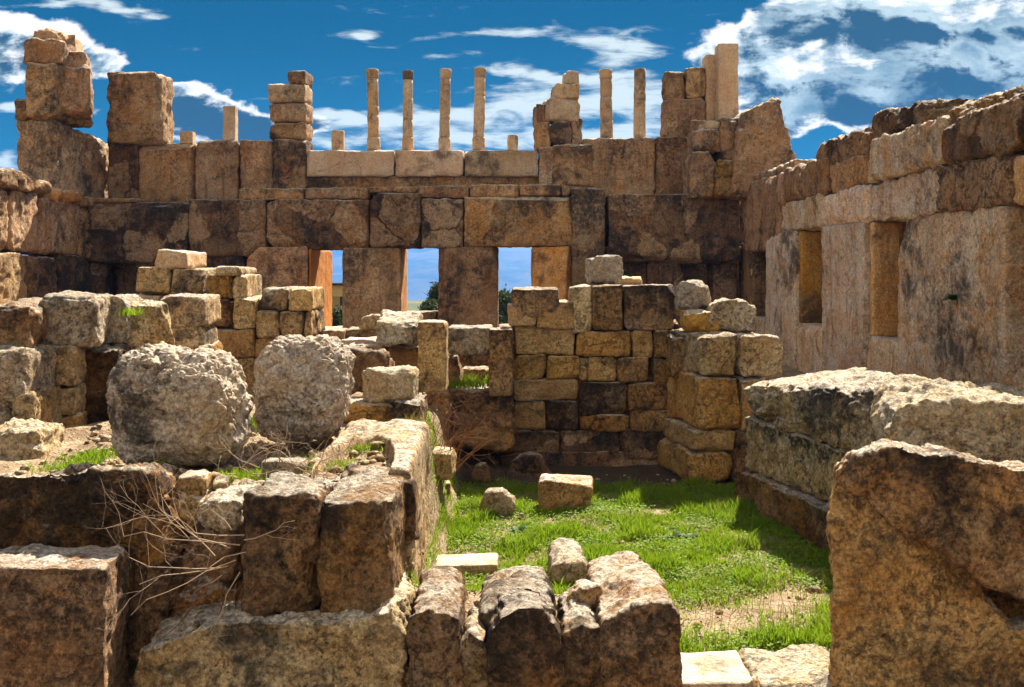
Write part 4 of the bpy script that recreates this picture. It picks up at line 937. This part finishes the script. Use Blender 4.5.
for (x, y, dx, dz, L) in [(244, 535, -1, .2, .85), (240, 545, -1, .0, .9), (246, 552, -1, -.1, .8), (236, 560, -.9, -.35, .8), (230, 548, -.8, .5, .6), (228, 566, -1, -.25, .75), (222, 575, -.8, -.5, .55), (244, 540, .6, .35, .45), (232, 530, -.4, .9, .4), (215, 556, -.7, .3, .5), (240, 572, -.5, -.8, .45)]:
    _st.append((W(x, y, 7.3), (dx, -.28, dz), L))
twigs('dry_bush', _st, 3, twm, 'bare dry bush with pale twisted branches spreading over the dark gap', 5, rad=.0052, spread=.7)
twigs('dry_bush', [(W(235 + 6 * i, 474 - (i % 3) * 6, 8.7), (random.uniform(-1, 1), -.4, random.uniform(.1, .6)), .42) for i in range(16)], 3, twm, 'low tangle of dry twigs between the two great boulders', 8, rad=.0055, spread=.7)
twigs('thorn_bush', [(W(436 + random.uniform(-14, 22), 470, 13.0 + random.uniform(-.1, .3)), (random.uniform(-.5, .5), -.1, 1), random.uniform(.6, 1.1)) for i in range(26)], 2, twd, 'rusty brown thorn bush growing under the stone door post', 12, rad=.007, spread=.7)
twigs('hanging_root', [(W(200 + 9 * i, 590 - 6 * (i % 3), 7.55), (random.uniform(-.4, .4), -.3, -1), .45) for i in range(8)], 1, twd, 'brown roots hanging over the earth gap below the dry branches', 15, cat='roots', rad=.006)

# trees beyond the windows
barkm, n, b = new_mat('bark'); n.put(b.inputs['Base Color'], n.mix(n.noise(n.n.new('ShaderNodeTexCoord').outputs['Object'], 6, 6), (.12, .08, .05), (.05, .035, .025)))
def tree(px, d, ytop, w, label, seed, pointed=False, name='tree'):
    rs = np.random.default_rng(seed)
    x = (px - 512) / F * d; z0 = float(ground_z(np.array([x]), np.array([d]))[0]); zt = E + (HY - ytop) / F * d
    root = thing(name, (x, d, z0), label, 'tree', 'trees on the slope beyond the windows')
    H = zt - z0; vs = []; fs = []
    prof = [(.16, 0), (.12, .3 * H), (.08, .6 * H), (.02, .9 * H)]
    for r, z in prof:
        for k_ in range(8): vs.append((x + r * math.cos(k_ * .785) + .05 * math.sin(z), d + r * math.sin(k_ * .785), z0 + z))
    for i in range(3):
        for k_ in range(8): fs.append((i * 8 + k_, i * 8 + (k_ + 1) % 8, i * 8 + 8 + (k_ + 1) % 8, i * 8 + 8 + k_))
    for k_ in range(7):   # limbs
        z = z0 + H * rs.uniform(.25, .8); a = rs.uniform(0, 6.28); L = w * rs.uniform(.3, .5); b0 = len(vs)
        for t, r in ((0, .05), (1, .012)):
            for j in range(5): vs.append((x + math.cos(a) * L * t + r * math.cos(j * 1.257), d + math.sin(a) * L * t + r * math.sin(j * 1.257), z + L * .6 * t))
        for j in range(5): fs.append((b0 + j, b0 + (j + 1) % 5, b0 + 5 + (j + 1) % 5, b0 + 5 + j))
    link('trunk', np.array(vs), fs, barkm, root)
    nc = 90; lv = []; lf = []
    for c_ in range(nc):
        t = rs.uniform(.15, 1); rad = w / 2 * ((1 - t) ** .7 + .08 if pointed else math.sin(min(1, t * .95 + .08) * 3.0) ** .6 + .05)
        a = rs.uniform(0, 6.28); q_ = rad * rs.uniform(.3, 1)
        c = np.array((x + math.cos(a) * q_, d + math.sin(a) * q_, z0 + H * t * .97))
        cr = w * rs.uniform(.07, .14)
        pts = c + rs.normal(0, cr * .6, (60, 3))
        for p in pts:
            u = rs.normal(0, 1, 3); u /= np.linalg.norm(u); v_ = np.cross(u, rs.normal(0, 1, 3)); v_ /= np.linalg.norm(v_); s = .07 * rs.uniform(.6, 1.3); b0 = len(lv)
            lv += [p - u * s, p + v_ * s * .5, p + u * s, p - v_ * s * .5]; lf.append((b0, b0 + 1, b0 + 2, b0 + 3))
    link('crown', np.array(lv), lf, LEAF, root, smooth=False)
tree(437, 44, 284, 1.7, 'dark pointed evergreen half hidden behind the middle window pier', 21, True, 'evergreen_tree')
tree(431, 41, 302, 1.2, 'low bushy green tree at the bottom of the middle window', 22)
tree(504, 46, 292, 2.0, 'grey-green tree filling the lower part of the widest window', 23)
tree(338, 40, 311, 1.6, 'yellow-green bush at the foot of the narrow window', 24)
hutm, n, b = new_mat('ochre_plaster'); n.put(b.inputs['Base Color'], n.mix(n.noise(n.n.new('ShaderNodeTexCoord').outputs['Object'], 3, 6), (.5, .36, .14), (.4, .28, .1)))
rfm, n, b = new_mat('dark_roof'); b.inputs['Base Color'].default_value = (.03, .03, .035, 1)
hd = 55.0
hc = W(338, 283, hd); hz = float(ground_z(np.array([hc[0]]), np.array([hd]))[0])
hut = thing('hut', (hc[0], hd, hz), 'ochre hut with dark flat roof and posts seen through the narrow window', 'hut')
def plainbox(name, x0, x1, y0, y1, z0, z1, m, par):
    vs = [(x0, y0, z0), (x1, y0, z0), (x1, y1, z0), (x0, y1, z0), (x0, y0, z1), (x1, y0, z1), (x1, y1, z1), (x0, y1, z1)]
    o = link(name, np.array(vs), [(0, 3, 2, 1), (4, 5, 6, 7), (0, 1, 5, 4), (1, 2, 6, 5), (2, 3, 7, 6), (3, 0, 4, 7)], m, par, smooth=False)
    md = o.modifiers.new('b', 'BEVEL'); md.width = .03; md.segments = 2; return o
x = hc[0]; ztop = hc[2]
plainbox('roof', x - 1.6, x + .5, hd - .4, hd + 2.6, ztop - .12, ztop, rfm, hut)
plainbox('front_beam', x - 1.5, x + .4, hd, hd + .3, ztop - .75, ztop - .12, hutm, hut)
plainbox('rear_wall', x - 1.5, x + .4, hd + 2.0, hd + 2.3, hz, ztop - .12, hutm, hut)
for dx in (-1.4, -.75, .1): plainbox('post', x + dx, x + dx + .3, hd, hd + .3, hz, ztop - .75, hutm if dx < 0 else rfm, hut)

# ------------------------------------------------------------------ haze in the valley air
hzm = bpy.data.materials.new('air'); hzm.use_nodes = True; n = NT(hzm.node_tree)
n.n.remove(n.n['Principled BSDF'])
pv = n.n.new('ShaderNodeVolumePrincipled'); pv.inputs['Color'].default_value = (.06, .33, .88, 1); pv.inputs['Density'].default_value = 0.00018; pv.inputs['Anisotropy'].default_value = .2
n.l.new(pv.outputs[0], n.n['Material Output'].inputs['Volume'])
zl = float(GZ.min()) - 20
vs = [(sx * 9500, sy * 9500, z) for z in (min(zl, -260)  , 122) for sx, sy in ((-1, -1), (1, -1), (1, 1), (-1, 1))]
hb = link('haze', np.array(vs), [(0, 3, 2, 1), (4, 5, 6, 7), (0, 1, 5, 4), (1, 2, 6, 5), (2, 3, 7, 6), (3, 0, 4, 7)], hzm, smooth=False)
tag(hb, 'pale blue haze filling the valley air', 'haze', kind='stuff')

# ------------------------------------------------------------------ light and sky
sund = np.array((.33, .87, 1.0)); sund /= np.linalg.norm(sund)
el = math.asin(sund[2]); az = math.atan2(sund[0], sund[1])
sl = bpy.data.lights.new('sun', 'SUN'); sl.energy = 5.0; sl.angle = math.radians(.5); sl.color = (1, .93, .82)
so = bpy.data.objects.new('sun', sl); COL.objects.link(so); so.rotation_euler = Vector(sund).to_track_quat('Z', 'Y').to_euler(); so.location = (20, 30, 40)

w = bpy.data.worlds.new('World'); sc.world = w; w.use_nodes = True; n = NT(w.node_tree)
bg = n.n['Background']; sky = n.n.new('ShaderNodeTexSky'); sky.sky_type = 'NISHITA'; sky.sun_disc = False
sky.sun_elevation = el; sky.sun_rotation = az; sky.altitude = 450; sky.ozone_density = 2.0
STR = 0.07
bg.inputs['Strength'].default_value = STR
tc = n.n.new('ShaderNodeTexCoord'); sx = n.n.new('ShaderNodeSeparateXYZ'); n.l.new(tc.outputs['Generated'], sx.inputs[0])
dx, dy, dz = sx.outputs
yy = n.math('MAXIMUM', dy, .08)
u = n.math('DIVIDE', dx, yy); vv = n.math('DIVIDE', dz, yy)
def col(r, g, b_): return (r / STR, g / STR, b_ / STR)
k_ = 1.0
deep = n.mix(n.step(vv, .05, .27), col(.0075, .070, .130), col(.0020, .037, .082))
cmb = n.n.new('ShaderNodeCombineXYZ'); n.put(cmb.inputs[0], u); n.put(cmb.inputs[1], n.math('MULTIPLY', vv, 1.6)); cv = cmb.outputs[0]
warp = n.vec('SCALE', n.vec('SUBTRACT', n.noise(cv, 7, 4, .6, col=True), (.5, .5, .5)), scale=.09)
wp = n.vec('ADD', cv, warp)
s2 = n.n.new('ShaderNodeSeparateXYZ'); n.l.new(wp, s2.inputs[0]); uu, vw = s2.outputs[0], n.math('DIVIDE', s2.outputs[1], 1.6)
def blob(px, py, rx, ry, wgt, rot=0.0):
    cu, cv_ = (px - 512) / F, (HY - py) / F
    a = n.math('SUBTRACT', uu, cu); b_ = n.math('SUBTRACT', vw, cv_)
    if rot:
        a2 = n.math('ADD', n.math('MULTIPLY', a, math.cos(rot)), n.math('MULTIPLY', b_, math.sin(rot)))
        b_ = n.math('SUBTRACT', n.math('MULTIPLY', b_, math.cos(rot)), n.math('MULTIPLY', a, math.sin(rot))); a = a2
    a = n.math('DIVIDE', a, rx / F); b_ = n.math('DIVIDE', b_, ry / F)
    d2 = n.math('ADD', n.math('MULTIPLY', a, a), n.math('MULTIPLY', b_, b_))
    return n.math('MULTIPLY', n.math('EXPONENT', n.math('MULTIPLY', d2, -1)), wgt)
def total(bl):
    t = None
    for b_ in bl:
        x = blob(*b_); t = x if t is None else n.math('ADD', t, x)
    return t
fluff = n.noise(cv, 13, 10, .62, .3)          # billows
fl2 = n.noise(n.vec('ADD', cv, (.013, .022, 0)), 13, 10, .62, .3)
wisp = n.noise(n.vec('MULTIPLY', cv, (1, 3.6, 1)), 9, 9, .6, .5)
# white streaks, thin
thin = total([(560, 32, 130, 8, .75, .05), (628, 45, 42, 13, .8), (596, 75, 80, 10, .8), (520, 76, 70, 6, .7), (368, 34, 13, 5, .8), (440, 62, 45, 5, .6), (600, 58, 60, 7, .45), (410, 42, 20, 4, .4),
              (560, 98, 150, 13, .8, .1), (430, 116, 150, 9, .75, .08), (470, 138, 170, 13, .9), (350, 118, 80, 6, .6), (660, 108, 70, 18, .8), (330, 148, 60, 10, .6), (8, 104, 22, 5, .9), (8, 155, 22, 14, 1.0), (620, 130, 70, 9, .7),
              (80, 10, 110, 6, .8), (185, 124, 22, 6, .8), (100, 115, 10, 6, .7)])
wisp2 = n.noise(n.vec('MULTIPLY', cv, (1, 2.2, 1)), 24, 9, .66, .8)
ta = n.step(n.math('ADD', thin, n.math('ADD', n.math('MULTIPLY', n.math('SUBTRACT', wisp, .5), 2.2), n.math('MULTIPLY', n.math('SUBTRACT', wisp2, .5), 1.3))), .30, 1.05)
# heaped clouds: bright rims, slate hearts
heap = total([(45, 46, 66, 26, 1.25), (95, 58, 30, 14, .9), (196, 114, 38, 30, 1.5), (178, 84, 24, 8, 1.0), (262, 134, 52, 26, 1.4), (312, 128, 22, 10, .7),
              (765, 34, 70, 24, 1.1, .35), (850, 26, 110, 38, 1.2), (930, 75, 120, 52, 1.25), (1000, 60, 90, 90, 1.1), (790, 92, 90, 20, 1.1), (870, 100, 110, 24, 1.1), (800, 124, 18, 18, .8), (1000, 100, 40, 30, .8), (900, 116, 60, 20, .7), (1110, 60, 120, 100, 1.0), (-80, 60, 90, 70, .9)])
hd_ = n.math('ADD', heap, n.math('MULTIPLY', n.math('SUBTRACT', fluff, .5), 2.0))
ha = n.step(hd_, .47, .72)
slate = total([(196, 110, 38, 25, 1.6), (264, 136, 54, 22, 1.6), (40, 52, 52, 17, 1.5), (775, 36, 50, 14, .9), (885, 36, 70, 13, 1.1), (890, 122, 80, 22, 1.2), (965, 92, 60, 12, .8), (850, 84, 60, 7, .6), (1000, 40, 40, 10, .5), (745, 110, 40, 14, .8)])
hb_ = n.step(n.math('ADD', n.math('MULTIPLY', slate, n.step(hd_, .62, 1.0)), n.math('ADD', n.math('MULTIPLY', n.math('SUBTRACT', fl2, fluff), 4.5), n.math('MULTIPLY', n.math('SUBTRACT', wisp2, .5), .9))), .05, .85)
body = n.step(n.math('ADD', n.math('MULTIPLY', n.math('SUBTRACT', hd_, .62), .9), n.math('ADD', n.math('MULTIPLY', n.math('SUBTRACT', fl2, fluff), 5.0), n.math('MULTIPLY', n.math('SUBTRACT', wisp2, .5), 1.6))), -.05, .75)
hc_ = n.mix(hb_, n.mix(body, col(.36, .365, .36), n.mix(n.step(fl2, .34, .62), col(.055, .100, .130), col(.205, .255, .270))), col(.0105, .032, .052))
front = n.mix(n.math('MULTIPLY', ta, .9), deep, col(.27, .305, .30))
front = n.mix(ha, front, hc_)
# unseen cloud banks added behind the viewer as fill light; clear polarised band ahead
rear_fill = n.mix(n.step(n.noise(tc.outputs['Generated'], 2.6, 8, .6, .3), .36, .56), sky.outputs[0], col(.33, .30, .255))
ahead = n.math('MULTIPLY', n.step(dy, .05, .25), n.step(vv, .75, .45))
full = n.mix(n.step(dy, .25, -.25), sky.outputs[0], rear_fill)
full = n.mix(ahead, full, front)
n.put(bg.inputs['Color'], full)

cam = bpy.data.cameras.new('camera'); co = bpy.data.objects.new('camera', cam); COL.objects.link(co)
co.location = (0, 0, E); co.rotation_euler = (math.radians(90), 0, 0)
cam.sensor_width = 36; cam.lens = F / 1024 * 36; cam.shift_y = -(343.5 - HY) / 1024
cam.clip_end = 30000; cam.clip_start = .05
sc.camera = co
sc.render.resolution_x = 1024; sc.render.resolution_y = 687
sc.view_settings.view_transform = 'Standard'; sc.view_settings.look = 'None'; sc.view_settings.gamma = 1
sc.view_settings.exposure = 1.68
sc.cycles.max_bounces = 5; sc.cycles.volume_bounces = 0
